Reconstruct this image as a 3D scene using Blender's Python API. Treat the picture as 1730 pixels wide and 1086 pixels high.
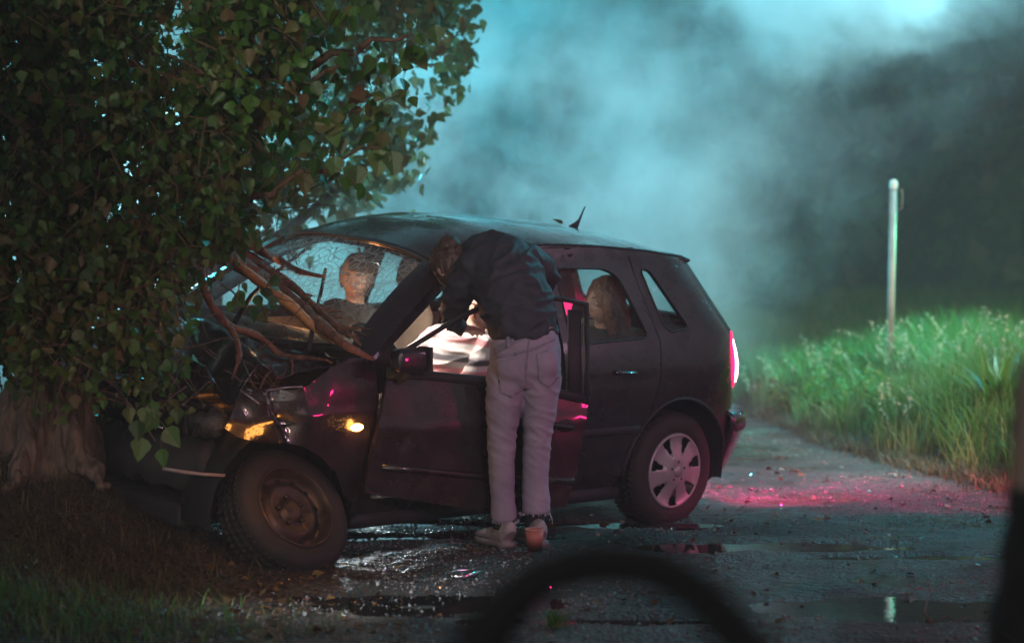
import bpy, bmesh, math, random
import numpy as np
from mathutils import Vector, Matrix, noise
from mathutils.bvhtree import BVHTree
from mathutils.geometry import delaunay_2d_cdt

R = math.radians
sc = bpy.context.scene
for o in list(bpy.data.objects): bpy.data.objects.remove(o)
col = sc.collection
random.seed(7)
rng = np.random.default_rng(7)

# ------------------------------------------------------------------ camera
CAM_H, PITCH, FPX = 1.6, R(3.0), 4030.0
cam = bpy.data.objects.new('camera', bpy.data.cameras.new('camera')); col.objects.link(cam)
cam.location = (0, 0, CAM_H); cam.rotation_euler = (R(90) - PITCH, 0, 0)
cam.data.sensor_width = 36; cam.data.lens = FPX / 1730 * 36
cam.data.clip_start = .05; cam.data.clip_end = 600
cam.data.dof.use_dof = True; cam.data.dof.focus_distance = 10.8; cam.data.dof.aperture_fstop = 1.7
sc.camera = cam

# ------------------------------------------------------------------ world: a night sky
wd = bpy.data.worlds.new('World'); sc.world = wd; wd.use_nodes = True
nt = wd.node_tree; bg = nt.nodes['Background']
sky = nt.nodes.new('ShaderNodeTexSky'); sky.sky_type = 'NISHITA'; sky.sun_disc = False
sky.sun_elevation = R(14); sky.sun_rotation = R(200)
hs = nt.nodes.new('ShaderNodeHueSaturation'); hs.inputs['Saturation'].default_value = .25; nt.links.new(sky.outputs[0], hs.inputs['Color']); nt.links.new(hs.outputs[0], bg.inputs[0]); bg.inputs[1].default_value = 0.042
sc.view_settings.view_transform = 'Standard'; sc.view_settings.look = 'None'
sc.view_settings.exposure = 0; sc.view_settings.gamma = 1
sc.cycles.max_bounces = 6; sc.cycles.transparent_max_bounces = 16
sc.cycles.volume_bounces = 1; sc.cycles.diffuse_bounces = 2; sc.cycles.glossy_bounces = 3
sc.cycles.transmission_bounces = 3
sc.cycles.use_denoising = True
sc.cycles.volume_step_rate = 1.5
sc.cycles.volume_max_steps = 96
sc.cycles.caustics_reflective = False; sc.cycles.caustics_refractive = False
sc.cycles.sample_clamp_indirect = 4

def light(name, kind, loc, target, power, color, size=.3, spot=None, blend=.5, size_y=None):
    l = bpy.data.lights.new(name, kind); o = bpy.data.objects.new(name, l); col.objects.link(o)
    o.location = loc; l.energy = power; l.color = color
    if kind == 'AREA':
        l.size = size
        if size_y: l.shape = 'RECTANGLE'; l.size_y = size_y
    else: l.shadow_soft_size = size
    if kind == 'SPOT': l.spot_size = R(spot); l.spot_blend = blend
    if target is not None:
        o.rotation_euler = (Vector(target) - Vector(loc)).to_track_quat('-Z', 'Y').to_euler()
    return o
moon = light('moon', 'SUN', (0, 0, 30), (-4, 14, 0), 0.03, (.8, .9, 1)); moon.data.angle = R(.5)
# film lamps round the set, all outside the frame
light('back_lamp_left', 'SPOT', (-2.9, 19.2, 1.7), (-1.5, 13.0, 1.5), 3000, (.55, .94, 1.0), .25, 60, 1.0)
light('teal_back_lamp', 'SPOT', (-3.6, 20.0, 3.0), (.6, 14.0, 1.8), 2900, (.03, .62, .76), .25, 90, .6)
light('back_lamp_right', 'SPOT', (7.5, 18.0, 7.0), (0.6, 15.5, 2.0), 2700, (.02, .56, .70), .2, 70, .6)
light('beam_lamp', 'SPOT', (3.9, 16.0, 6.0), (2.2, 15.6, 2.8), 2700, (.42, .93, 1.0), .1, 50, .5)
light('low_back_lamp', 'SPOT', (-1.25, 18.6, .75), (-.62, 11.3, .0), 130, (.9, .97, 1.0), .12, 34, .4)
light('front_lamp', 'SPOT', (3.0, 2.0, 3.4), (0.35, 10.9, .7), 760, (1.0, .55, .78), .45, 24, 1.0)
light('side_lamp', 'AREA', (5.6, 10.6, 2.7), (0, 10.8, .9), 24, (1.0, .50, .82), 1.6)
light('red_lamp', 'SPOT', (3.7, 12.0, .9), (1.9, 12.9, .0), 560, (1.0, .015, .24), .08, 62, .8)
light('tree_lamp', 'SPOT', (-1.0, 3.0, 3.2), (-.75, 9.8, 2.3), 700, (1.0, .98, .74), .4, 20, 1.0)
light('bank_lamp', 'SPOT', (9.0, 20.0, 4.6), (2.9, 17.0, .1), 9000, (.10, .95, .50), .3, 24, .6)
light('bank_front_lamp', 'SPOT', (5.4, 9.5, 3.6), (2.9, 15.4, .4), 3000, (1.0, .93, .58), .25, 46, .7)
light('ground_lamp', 'SPOT', (-3.4, 7.2, 1.5), (-.42, 9.45, 0), 800, (.95, .97, 1.0), .06, 15, 1.0)
light('mound_lamp', 'SPOT', (.3, 3.6, 1.7), (-1.9, 10.3, .45), 400, (1.0, .60, .48), .3, 20, 1.0)
light('red_side_lamp', 'AREA', (3.1, 8.9, .75), (-.2, 10.7, .7), 9, (1.0, .02, .2), .2)

# ------------------------------------------------------------------ pixel -> place helpers (distance is always given)
def ray(px, py):
    u = (px - 865) / FPX; v = -(py - 543) / FPX
    return np.array((u, math.cos(PITCH) + v * math.sin(PITCH), -math.sin(PITCH) + v * math.cos(PITCH)))
def W(px, py, d):
    r = ray(px, py); return Vector(np.array([0, 0, CAM_H]) + r / r[1] * d)
def G(px, py, z=0.0):
    r = ray(px, py); return Vector(np.array([0, 0, CAM_H]) + r * ((z - CAM_H) / r[2]))

# ------------------------------------------------------------------ tagging and linking
def tag(o, label=None, cat=None, group=None, kind=None):
    if label: o['label'] = label
    if cat: o['category'] = cat
    if group: o['group'] = group
    if kind: o['kind'] = kind
    return o
def empty(name, loc=(0, 0, 0), label=None, cat=None, group=None, mat=None):
    o = bpy.data.objects.new(name, None); col.objects.link(o)
    if mat is not None: o.matrix_world = mat
    else: o.location = loc
    o.empty_display_size = .1
    return tag(o, label, cat, group)
def wmat(o):
    m = o.matrix_basis.copy(); p = o.parent
    while p: m = p.matrix_basis @ m; p = p.parent
    return m
def mesh_obj(name, verts, faces, mats, parent=None, smooth=True, world=False, mat_idx=None):
    me = bpy.data.meshes.new(name)
    if world and parent is not None:
        inv = wmat(parent).inverted(); verts = [inv @ Vector(v) for v in verts]
    me.from_pydata([tuple(v) for v in verts], [], [tuple(f) for f in faces]); me.update()
    return mobj(name, me, mats, parent, smooth, mat_idx)
def mobj(name, me, mats, parent=None, smooth=True, mat_idx=None):
    if mats is not None:
        for m in (mats if isinstance(mats, (list, tuple)) else [mats]): me.materials.append(m)
    if mat_idx is not None: me.polygons.foreach_set('material_index', mat_idx)
    if smooth and len(me.polygons): me.polygons.foreach_set('use_smooth', [True] * len(me.polygons))
    o = bpy.data.objects.new(name, me); col.objects.link(o); o.parent = parent
    return o
class MB:
    def __init__(s): s.v = []; s.f = []; s.m = []
    def add(s, v, f, mi=0):
        b = len(s.v); s.v += [Vector(x) for x in v]; s.f += [tuple(i + b for i in q) for q in f]; s.m += [mi] * len(f)
    def box(s, c, size, mat=None, mi=0, bevel=0):
        sx, sy, sz = [k / 2 for k in size]; c = Vector(c)
        if bevel:
            bm = bmesh.new(); bmesh.ops.create_cube(bm, size=1)
            for v in bm.verts: v.co = Vector((v.co.x * size[0], v.co.y * size[1], v.co.z * size[2]))
            bmesh.ops.bevel(bm, geom=bm.edges[:], offset=bevel, segments=3, affect='EDGES', profile=.6)
            bm.verts.index_update()
            vs = [v.co.copy() for v in bm.verts]; fs = [[v.index for v in f.verts] for f in bm.faces]; bm.free()
        else:
            vs = [Vector((x, y, z)) for x in (-sx, sx) for y in (-sy, sy) for z in (-sz, sz)]
            fs = [(0, 1, 3, 2), (4, 6, 7, 5), (0, 4, 5, 1), (2, 3, 7, 6), (0, 2, 6, 4), (1, 5, 7, 3)]
        if mat: vs = [mat @ v for v in vs]
        s.add([v + c for v in vs], fs, mi)
    def tube(s, pts, rad, n=8, cap=True, mi=0, side=None):
        """loft along pts; rad: number, or per point number / (a, b)"""
        pts = [Vector(p) for p in pts]; k = len(pts)
        if not isinstance(rad, (list, tuple)): rad = [rad] * k
        vs = []; prev = None
        for i, p in enumerate(pts):
            t = (pts[min(i + 1, k - 1)] - pts[max(i - 1, 0)]).normalized()
            if side is not None: a = Vector(side)
            elif prev is not None: a = prev
            else: a = Vector((0, 0, 1)) if abs(t.z) < .9 else Vector((1, 0, 0))
            a = (a - t * a.dot(t)).normalized(); prev = a
            b = t.cross(a)
            ra, rb = rad[i] if isinstance(rad[i], (list, tuple)) else (rad[i], rad[i])
            for j in range(n):
                th = 2 * math.pi * j / n
                vs.append(p + a * (math.cos(th) * ra) + b * (math.sin(th) * rb))
        fs = [(i * n + j, i * n + (j + 1) % n, (i + 1) * n + (j + 1) % n, (i + 1) * n + j) for i in range(k - 1) for j in range(n)]
        if cap: fs += [tuple(range(n))[::-1], tuple(range((k - 1) * n, k * n))]
        s.add(vs, fs, mi)
    def ball(s, c, r, mat=None, n=14, mi=0):
        r = Vector((r, r, r)) if not isinstance(r, (tuple, list, Vector)) else Vector(r)
        vs = [Vector((0, 0, r.z))]
        for i in range(1, n):
            for j in range(2 * n):
                ph = math.pi * i / n; th = math.pi * j / n
                vs.append(Vector((math.sin(ph) * math.cos(th) * r.x, math.sin(ph) * math.sin(th) * r.y, math.cos(ph) * r.z)))
        vs.append(Vector((0, 0, -r.z))); m2 = 2 * n
        fs = [(0, 1 + j, 1 + (j + 1) % m2) for j in range(m2)]
        for i in range(n - 2):
            fs += [(1 + i * m2 + j, 1 + (i + 1) * m2 + j, 1 + (i + 1) * m2 + (j + 1) % m2, 1 + i * m2 + (j + 1) % m2) for j in range(m2)]
        e = len(vs) - 1; b = 1 + (n - 2) * m2
        fs += [(e, b + (j + 1) % m2, b + j) for j in range(m2)]
        if mat: vs = [mat @ v for v in vs]
        s.add([Vector(c) + v for v in vs], fs, mi)
    def lathe(s, prof, M, n=40, mi=0):
        """prof: list of (radius, height) turned about the local z of matrix M"""
        vs = []
        for r, h in prof:
            for j in range(n):
                th = 2 * math.pi * j / n; vs.append(M @ Vector((r * math.cos(th), r * math.sin(th), h)))
        fs = [(i * n + j, i * n + (j + 1) % n, (i + 1) * n + (j + 1) % n, (i + 1) * n + j) for i in range(len(prof) - 1) for j in range(n)]
        s.add(vs, fs, mi)
    def build(s, name, mats, parent=None, smooth=True, world=False):
        return mesh_obj(name, s.v, s.f, mats, parent, smooth, world, s.m if isinstance(mats, (list, tuple)) else None)
def mod(o, kind, **kw):
    m = o.modifiers.new(kind.lower(), kind)
    for k, v in kw.items(): setattr(m, k, v)
    return m
def fix_normals(o):
    bm = bmesh.new(); bm.from_mesh(o.data); bmesh.ops.recalc_face_normals(bm, faces=bm.faces[:]); bm.to_mesh(o.data); bm.free(); return o
def autosmooth(o, deg=35):
    me = o.data; bm = bmesh.new(); bm.from_mesh(me)
    for e in bm.edges:
        e.smooth = not (len(e.link_faces) == 2 and e.calc_face_angle(0) > R(deg))
    bm.to_mesh(me); bm.free(); return o
def remesh(mb, voxel, smooth=2, disp=None):
    """fuse overlapping closed shapes into one continuous mesh; disp(co, normal) -> offset"""
    me = bpy.data.meshes.new('tmp'); me.from_pydata([tuple(v) for v in mb.v], [], mb.f); me.update()
    bm = bmesh.new(); bm.from_mesh(me); bmesh.ops.recalc_face_normals(bm, faces=bm.faces[:]); bm.to_mesh(me); bm.free()
    o = bpy.data.objects.new('tmp', me); col.objects.link(o)
    r = o.modifiers.new('r', 'REMESH'); r.mode = 'VOXEL'; r.voxel_size = voxel
    if smooth:
        s = o.modifiers.new('s', 'SMOOTH'); s.iterations = smooth; s.factor = .6
    dg = bpy.context.evaluated_depsgraph_get()
    out = bpy.data.meshes.new_from_object(o.evaluated_get(dg))
    bpy.data.objects.remove(o); bpy.data.meshes.remove(me)
    if disp:
        n = [v.normal.copy() for v in out.vertices]
        for v, nn in zip(out.vertices, n): v.co = v.co + disp(v.co, nn)
    out.update(); return out
def bvh_of(me): return BVHTree.FromPolygons([v.co for v in me.vertices], [tuple(p.vertices) for p in me.polygons])

# numpy value noise for big fields
_tab = rng.random((256, 256))
def vnoise(x, y, sc_=1.0, oct=4, seed=0):
    out = 0; amp = 1; tot = 0; x = np.asarray(x, float) * sc_ + 37.3 * seed; y = np.asarray(y, float) * sc_ + 91.7 * seed
    for k in range(oct):
        xi = np.floor(x).astype(int); yi = np.floor(y).astype(int); fx = x - xi; fy = y - yi
        fx = fx * fx * (3 - 2 * fx); fy = fy * fy * (3 - 2 * fy)
        t = lambda a, b: _tab[a % 256, b % 256]
        out = out + amp * ((t(xi, yi) * (1 - fx) + t(xi + 1, yi) * fx) * (1 - fy) + (t(xi, yi + 1) * (1 - fx) + t(xi + 1, yi + 1) * fx) * fy)
        tot += amp; amp *= .5; x = x * 2 + 11.1; y = y * 2 + 5.7
    return out / tot
def sstep(e0, e1, x):
    t = np.clip((x - e0) / (e1 - e0), 0, 1); return t * t * (3 - 2 * t)

# ------------------------------------------------------------------ materials
def newmat(name):
    m = bpy.data.materials.new(name); m.use_nodes = True; return m, m.node_tree, m.node_tree.nodes['Principled BSDF']
def N(nt, t, **kw):
    n = nt.nodes.new(t)
    for k, v in kw.items():
        if hasattr(n, k): setattr(n, k, v)
        else: n.inputs[k].default_value = v
    return n
def ramp(nt, fac, stops):
    r = nt.nodes.new('ShaderNodeValToRGB'); e = r.color_ramp.elements
    e[0].position, e[0].color = stops[0][0], (*stops[0][1], 1); e[1].position, e[1].color = stops[-1][0], (*stops[-1][1], 1)
    for p, c in stops[1:-1]:
        k = e.new(p); k.color = (*c, 1)
    nt.links.new(fac, r.inputs[0]); return r.outputs[0]
def mat(name, c1, c2=None, rough=.6, metal=0, scale=8, bump=0, bscale=None, coat=0, rough2=None, emit=None, estr=0, detail=6, spec=None, trans=0, obj_coord=True, bdist=.01, coatr=.05, sheen=0, subs=0):
    m, nt, b = newmat(name); L = nt.links.new
    tc = N(nt, 'ShaderNodeTexCoord'); crd = tc.outputs['Object']
    n1 = N(nt, 'ShaderNodeTexNoise'); n1.inputs['Scale'].default_value = scale; n1.inputs['Detail'].default_value = detail; L(crd, n1.inputs['Vector'])
    c2 = c2 or tuple(x * .7 for x in c1)
    L(ramp(nt, n1.outputs[0], [(.3, c2), (.7, c1)]), b.inputs['Base Color'])
    b.inputs['Roughness'].default_value = rough; b.inputs['Metallic'].default_value = metal
    if rough2 is not None:
        n3 = N(nt, 'ShaderNodeTexNoise'); n3.inputs['Scale'].default_value = scale * .6; n3.inputs['Detail'].default_value = 5; L(crd, n3.inputs['Vector'])
        mr = N(nt, 'ShaderNodeMapRange'); L(n3.outputs[0], mr.inputs[0]); mr.inputs[1].default_value = .35; mr.inputs[2].default_value = .65
        mr.inputs[3].default_value = rough; mr.inputs[4].default_value = rough2; L(mr.outputs[0], b.inputs['Roughness'])
    if coat: b.inputs['Coat Weight'].default_value = coat; b.inputs['Coat Roughness'].default_value = coatr
    if spec is not None: b.inputs['Specular IOR Level'].default_value = spec
    if sheen: b.inputs['Sheen Weight'].default_value = sheen
    if subs: b.inputs['Subsurface Weight'].default_value = subs; b.inputs['Subsurface Radius'].default_value = (.02, .008, .004)
    if trans:
        pass
    if emit: b.inputs['Emission Color'].default_value = (*emit, 1); b.inputs['Emission Strength'].default_value = estr
    if bump:
        n2 = N(nt, 'ShaderNodeTexNoise'); n2.inputs['Scale'].default_value = bscale or scale * 4; n2.inputs['Detail'].default_value = 8; L(crd, n2.inputs['Vector'])
        bp = N(nt, 'ShaderNodeBump'); bp.inputs['Strength'].default_value = bump; bp.inputs['Distance'].default_value = bdist
        L(n2.outputs[0], bp.inputs['Height']); L(bp.outputs[0], b.inputs['Normal'])
    return m
M = {}
def paint_mat(name, c, drops=True):
    m, nt, b = newmat(name); L = nt.links.new
    tc = N(nt, 'ShaderNodeTexCoord')
    n1 = N(nt, 'ShaderNodeTexNoise'); n1.inputs['Scale'].default_value = 3; n1.inputs['Detail'].default_value = 8; L(tc.outputs['Object'], n1.inputs['Vector'])
    L(ramp(nt, n1.outputs[0], [(.35, c), (.62, tuple(k * 1.3 + .002 for k in c)), (.8, (.04, .034, .032))]), b.inputs['Base Color'])
    base_ = b.inputs['Base Color'].links[0].from_socket; sp_ = N(nt, 'ShaderNodeSeparateXYZ'); L(tc.outputs['Object'], sp_.inputs[0])
    dn_ = N(nt, 'ShaderNodeTexNoise'); dn_.inputs['Scale'].default_value = 16; dn_.inputs['Detail'].default_value = 9; dn_.inputs['Roughness'].default_value = .7; L(tc.outputs['Object'], dn_.inputs['Vector'])
    hz_ = N(nt, 'ShaderNodeMath', operation='MULTIPLY_ADD'); L(sp_.outputs[2], hz_.inputs[0]); hz_.inputs[1].default_value = -.55; L(dn_.outputs[0], hz_.inputs[2])
    df_ = N(nt, 'ShaderNodeMapRange'); L(hz_.outputs[0], df_.inputs[0]); df_.inputs[1].default_value = .24; df_.inputs[2].default_value = .44; df_.inputs[3].default_value = 0; df_.inputs[4].default_value = .8
    dm_ = N(nt, 'ShaderNodeMix', data_type='RGBA'); L(df_.outputs[0], dm_.inputs[0]); L(base_, dm_.inputs[6]); dm_.inputs[7].default_value = (.045, .032, .027, 1); L(dm_.outputs[2], b.inputs['Base Color'])
    cw_ = N(nt, 'ShaderNodeMapRange'); L(df_.outputs[0], cw_.inputs[0]); cw_.inputs[3].default_value = 1; cw_.inputs[4].default_value = .1; L(cw_.outputs[0], b.inputs['Coat Weight'])
    b.inputs['Metallic'].default_value = .15; b.inputs['Coat Roughness'].default_value = .04
    n3 = N(nt, 'ShaderNodeTexNoise'); n3.inputs['Scale'].default_value = 9; n3.inputs['Detail'].default_value = 9; L(tc.outputs['Object'], n3.inputs['Vector'])
    mr = N(nt, 'ShaderNodeMapRange'); L(n3.outputs[0], mr.inputs[0]); mr.inputs[1].default_value = .35; mr.inputs[2].default_value = .65
    mr.inputs[3].default_value = .22; mr.inputs[4].default_value = .36; L(mr.outputs[0], b.inputs['Roughness'])
    vo = N(nt, 'ShaderNodeTexVoronoi'); vo.inputs['Scale'].default_value = 90; L(tc.outputs['Object'], vo.inputs['Vector'])
    mr2 = N(nt, 'ShaderNodeMapRange'); L(vo.outputs['Distance'], mr2.inputs[0]); mr2.inputs[1].default_value = 0; mr2.inputs[2].default_value = .32; mr2.inputs[3].default_value = 1; mr2.inputs[4].default_value = 0
    bp = N(nt, 'ShaderNodeBump'); bp.inputs['Strength'].default_value = .6; bp.inputs['Distance'].default_value = .002
    L(mr2.outputs[0], bp.inputs['Height']); L(bp.outputs[0], b.inputs['Coat Normal'])
    n4 = N(nt, 'ShaderNodeTexNoise'); n4.inputs['Scale'].default_value = 2.2; L(tc.outputs['Object'], n4.inputs['Vector'])
    bp2 = N(nt, 'ShaderNodeBump'); bp2.inputs['Strength'].default_value = .25; bp2.inputs['Distance'].default_value = .02
    L(n4.outputs[0], bp2.inputs['Height']); L(bp2.outputs[0], b.inputs['Normal'])
    return m
M['paint'] = paint_mat('dark_plum_paint', (.015, .009, .013))
M['black_plastic'] = mat('black_plastic', (.022, .022, .024), rough=.6, rough2=.8, scale=14, bump=.15)
M['rubber'] = mat('tyre_rubber', (.014, .013, .013), (.028, .022, .018), rough=.75, scale=10, bump=.3, bscale=60)
M['dark_metal'] = mat('dark_metal', (.05, .045, .045), (.02, .018, .018), rough=.4, metal=.7, scale=12, bump=.2)
M['rusty_steel'] = mat('rusty_steel_wheel', (.10, .065, .045), (.04, .03, .026), rough=.35, rough2=.6, metal=.55, scale=22, bump=.2)
M['hubcap'] = mat('silver_plastic_hubcap', (.42, .40, .41), (.30, .28, .28), rough=.32, rough2=.5, metal=.35, scale=6)
M['interior'] = mat('dark_grey_interior', (.035, .034, .035), rough=.75, scale=20, bump=.2, bscale=200)
M['beige'] = mat('beige_seat_fabric', (.30, .22, .16), (.22, .16, .12), rough=.85, scale=30, bump=.3, bscale=250, bdist=.002)
M['chrome'] = mat('bright_metal', (.75, .75, .77), (.6, .6, .6), rough=.12, metal=1, scale=30)
def glass_mat(name, tint, gloss_rough=.03, cracks=False):
    m = bpy.data.materials.new(name); m.use_nodes = True; nt = m.node_tree; nt.nodes.clear(); L = nt.links.new
    out = N(nt, 'ShaderNodeOutputMaterial'); tr = N(nt, 'ShaderNodeBsdfTransparent'); tr.inputs[0].default_value = (*tint, 1)
    gl = N(nt, 'ShaderNodeBsdfGlossy'); gl.inputs['Roughness'].default_value = gloss_rough; gl.inputs[0].default_value = (.9, .9, .9, 1)
    ge = N(nt, 'ShaderNodeNewGeometry'); dt = N(nt, 'ShaderNodeVectorMath', operation='DOT_PRODUCT'); L(ge.outputs['Normal'], dt.inputs[0]); L(ge.outputs['Incoming'], dt.inputs[1])
    ab = N(nt, 'ShaderNodeMath', operation='ABSOLUTE'); L(dt.outputs['Value'], ab.inputs[0]); om = N(nt, 'ShaderNodeMath', operation='SUBTRACT'); om.inputs[0].default_value = 1; L(ab.outputs[0], om.inputs[1])
    pw = N(nt, 'ShaderNodeMath', operation='POWER'); L(om.outputs[0], pw.inputs[0]); pw.inputs[1].default_value = 5
    fr = N(nt, 'ShaderNodeMath', operation='MULTIPLY_ADD'); L(pw.outputs[0], fr.inputs[0]); fr.inputs[1].default_value = .9; fr.inputs[2].default_value = .06; mx = N(nt, 'ShaderNodeMixShader')
    L(fr.outputs[0], mx.inputs[0]); L(tr.outputs[0], mx.inputs[1]); L(gl.outputs[0], mx.inputs[2])
    tc = N(nt, 'ShaderNodeTexCoord')
    # wet dirt film and droplets
    df = N(nt, 'ShaderNodeBsdfDiffuse'); df.inputs[0].default_value = (.5, .52, .5, 1)
    n1 = N(nt, 'ShaderNodeTexNoise'); n1.inputs['Scale'].default_value = 6; n1.inputs['Detail'].default_value = 8; L(tc.outputs['Object'], n1.inputs['Vector'])
    mr = N(nt, 'ShaderNodeMapRange'); L(n1.outputs[0], mr.inputs[0]); mr.inputs[1].default_value = .45; mr.inputs[2].default_value = .75; mr.inputs[3].default_value = .015; mr.inputs[4].default_value = .12
    mx2 = N(nt, 'ShaderNodeMixShader'); L(mr.outputs[0], mx2.inputs[0]); L(mx.outputs[0], mx2.inputs[1]); L(df.outputs[0], mx2.inputs[2])
    last = mx2.outputs[0]
    if cracks:
        # crack net, dense round two impact points, thin lines elsewhere
        dn = N(nt, 'ShaderNodeTexNoise'); dn.inputs['Scale'].default_value = 5; L(tc.outputs['Object'], dn.inputs['Vector'])
        vm = N(nt, 'ShaderNodeVectorMath', operation='MULTIPLY_ADD'); L(dn.outputs['Color'], vm.inputs[0]); vm.inputs[1].default_value = (.12, .12, .12); L(tc.outputs['Object'], vm.inputs[2])
        lines = []
        for s_, w_ in ((24, .06), (8, .028), (60, .12)):
            v = N(nt, 'ShaderNodeTexVoronoi', feature='DISTANCE_TO_EDGE'); v.inputs['Scale'].default_value = s_; L(vm.outputs[0], v.inputs['Vector'])
            g = N(nt, 'ShaderNodeMath', operation='LESS_THAN'); L(v.outputs['Distance'], g.inputs[0]); g.inputs[1].default_value = w_; lines.append(g.outputs[0])
        def near(c, r0, r1):
            d = N(nt, 'ShaderNodeVectorMath', operation='DISTANCE'); L(tc.outputs['Object'], d.inputs[0]); d.inputs[1].default_value = c
            q = N(nt, 'ShaderNodeMapRange'); L(d.outputs['Value'], q.inputs[0]); q.inputs[1].default_value = r0; q.inputs[2].default_value = r1; q.inputs[3].default_value = 1; q.inputs[4].default_value = 0; return q.outputs[0]
        def mul(a, b, op='MULTIPLY'):
            k = N(nt, 'ShaderNodeMath', operation=op); L(a, k.inputs[0])
            if isinstance(b, float): k.inputs[1].default_value = b
            else: L(b, k.inputs[1])
            return k.outputs[0]
        z1 = mul(near((.46, .28, 1.2), .10, .50), near((.40, -.05, 1.27), .12, .5), 'MAXIMUM'); z2 = near((.45, .22, 1.2), .0, .8)
        tot = mul(mul(mul(lines[0], z1), mul(lines[2], mul(z1, .3)), 'MAXIMUM'), mul(lines[1], mul(z2, .7)), 'MAXIMUM')
        tot = mul(tot, .62)
        d2 = N(nt, 'ShaderNodeBsdfDiffuse'); d2.inputs[0].default_value = (.75, .85, .83, 1)
        g2 = N(nt, 'ShaderNodeBsdfGlossy'); g2.inputs['Roughness'].default_value = .4
        m3 = N(nt, 'ShaderNodeMixShader'); m3.inputs[0].default_value = .5; L(d2.outputs[0], m3.inputs[1]); L(g2.outputs[0], m3.inputs[2])
        m4 = N(nt, 'ShaderNodeMixShader'); L(tot, m4.inputs[0]); L(last, m4.inputs[1]); L(m3.outputs[0], m4.inputs[2]); last = m4.outputs[0]
    L(last, out.inputs[0]); return m
M['glass'] = glass_mat('car_glass', (.80, .90, .88))
M['cracked'] = glass_mat('cracked_windshield_glass', (.80, .90, .88), cracks=True)
M['denim'] = mat('washed_denim', (.34, .30, .36), (.21, .19, .24), rough=.85, scale=5, bump=.5, bscale=260, bdist=.0015, detail=9)
M['denim_dark'] = mat('denim_seam', (.25, .24, .29), rough=.85, scale=30, bump=.3, bscale=300, bdist=.001)
M['jacket'] = mat('black_nylon', (.040, .046, .058), (.024, .028, .036), rough=.62, rough2=.75, scale=9, bump=.2, bscale=30, bdist=.004, spec=.3)
M['cloth_black'] = mat('black_cloth', (.02, .02, .021), rough=.9, scale=20, bump=.2, bscale=150)
M['hair'] = mat('dark_brown_hair', (.09, .055, .045), (.04, .026, .022), rough=.5, scale=60, bump=.4, bscale=90)
M['hair_red'] = mat('auburn_hair', (.22, .11, .055), (.10, .05, .028), rough=.5, scale=60, bump=.4, bscale=90)
M['skin'] = mat('skin', (.50, .32, .24), (.44, .27, .20), rough=.5, scale=14, bump=.1, bscale=120, bdist=.001, subs=.1)
M['lips'] = mat('lips', (.42, .16, .14), rough=.35)
M['blood'] = mat('stage_blood', (.35, .005, .01), (.2, .002, .004), rough=.2, coat=.6)
M['shoe'] = mat('white_leather_shoe', (.34, .31, .31), (.24, .22, .22), rough=.6, scale=18, bump=.25, bscale=120)
M['sole'] = mat('shoe_sole', (.22, .21, .20), rough=.7)
M['patch'] = mat('leather_patch', (.45, .16, .16), (.35, .1, .1), rough=.6)
M['bark'] = None
def shirt_mat():
    m, nt, b = newmat('striped_cotton'); L = nt.links.new; tc = N(nt, 'ShaderNodeTexCoord')
    n = N(nt, 'ShaderNodeTexNoise'); n.inputs['Scale'].default_value = 6; L(tc.outputs['Object'], n.inputs['Vector'])
    sp = N(nt, 'ShaderNodeSeparateXYZ'); L(tc.outputs['Object'], sp.inputs[0])
    a = N(nt, 'ShaderNodeMath', operation='MULTIPLY_ADD'); L(n.outputs[0], a.inputs[0]); a.inputs[1].default_value = .02; L(sp.outputs[2], a.inputs[2])
    c = N(nt, 'ShaderNodeMath', operation='MULTIPLY'); L(a.outputs[0], c.inputs[0]); c.inputs[1].default_value = 7.4
    d = N(nt, 'ShaderNodeMath', operation='FRACT'); L(c.outputs[0], d.inputs[0])
    W_, P_, G_ = (.78, .74, .72), (.66, .30, .32), (.10, .10, .115)
    L(ramp(nt, d.outputs[0], [(0, W_), (.18, W_), (.24, P_), (.40, P_), (.44, W_), (.58, W_), (.64, G_), (.78, G_), (.82, (.5, .5, .52)), (.92, W_)]), b.inputs['Base Color'])
    b.inputs['Roughness'].default_value = .85; return m
M['shirt'] = shirt_mat()
def emis(name, c, s):
    m, nt, b = newmat(name); b.inputs['Base Color'].default_value = (*c, 1); b.inputs['Emission Color'].default_value = (*c, 1); b.inputs['Emission Strength'].default_value = s; return m
def leaf_mat(name, stops, trans=.35, rough=.45):
    m = bpy.data.materials.new(name); m.use_nodes = True; nt = m.node_tree; b = nt.nodes['Principled BSDF']; L = nt.links.new
    geo = N(nt, 'ShaderNodeNewGeometry'); oi = N(nt, 'ShaderNodeObjectInfo')
    ad = N(nt, 'ShaderNodeMath', operation='ADD'); L(geo.outputs['Random Per Island'], ad.inputs[0]); L(oi.outputs['Random'], ad.inputs[1])
    fr = N(nt, 'ShaderNodeMath', operation='FRACT'); L(ad.outputs[0], fr.inputs[0])
    c = ramp(nt, fr.outputs[0], stops); L(c, b.inputs['Base Color']); b.inputs['Roughness'].default_value = rough
    tr = N(nt, 'ShaderNodeBsdfTranslucent'); L(c, tr.inputs[0]); mx = N(nt, 'ShaderNodeMixShader'); mx.inputs[0].default_value = trans
    L(b.outputs[0], mx.inputs[1]); L(tr.outputs[0], mx.inputs[2]); L(mx.outputs[0], nt.nodes['Material Output'].inputs[0]); return m
M['leaf'] = leaf_mat('poplar_leaf', [(0, (.030, .065, .014)), (.35, (.045, .10, .018)), (.6, (.07, .15, .022)), (.8, (.11, .12, .03)), (1, (.12, .07, .03))])
M['leaf_far'] = leaf_mat('pale_leaf', [(0, (.10, .14, .05)), (.5, (.16, .17, .06)), (1, (.22, .15, .06))], .5)
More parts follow.
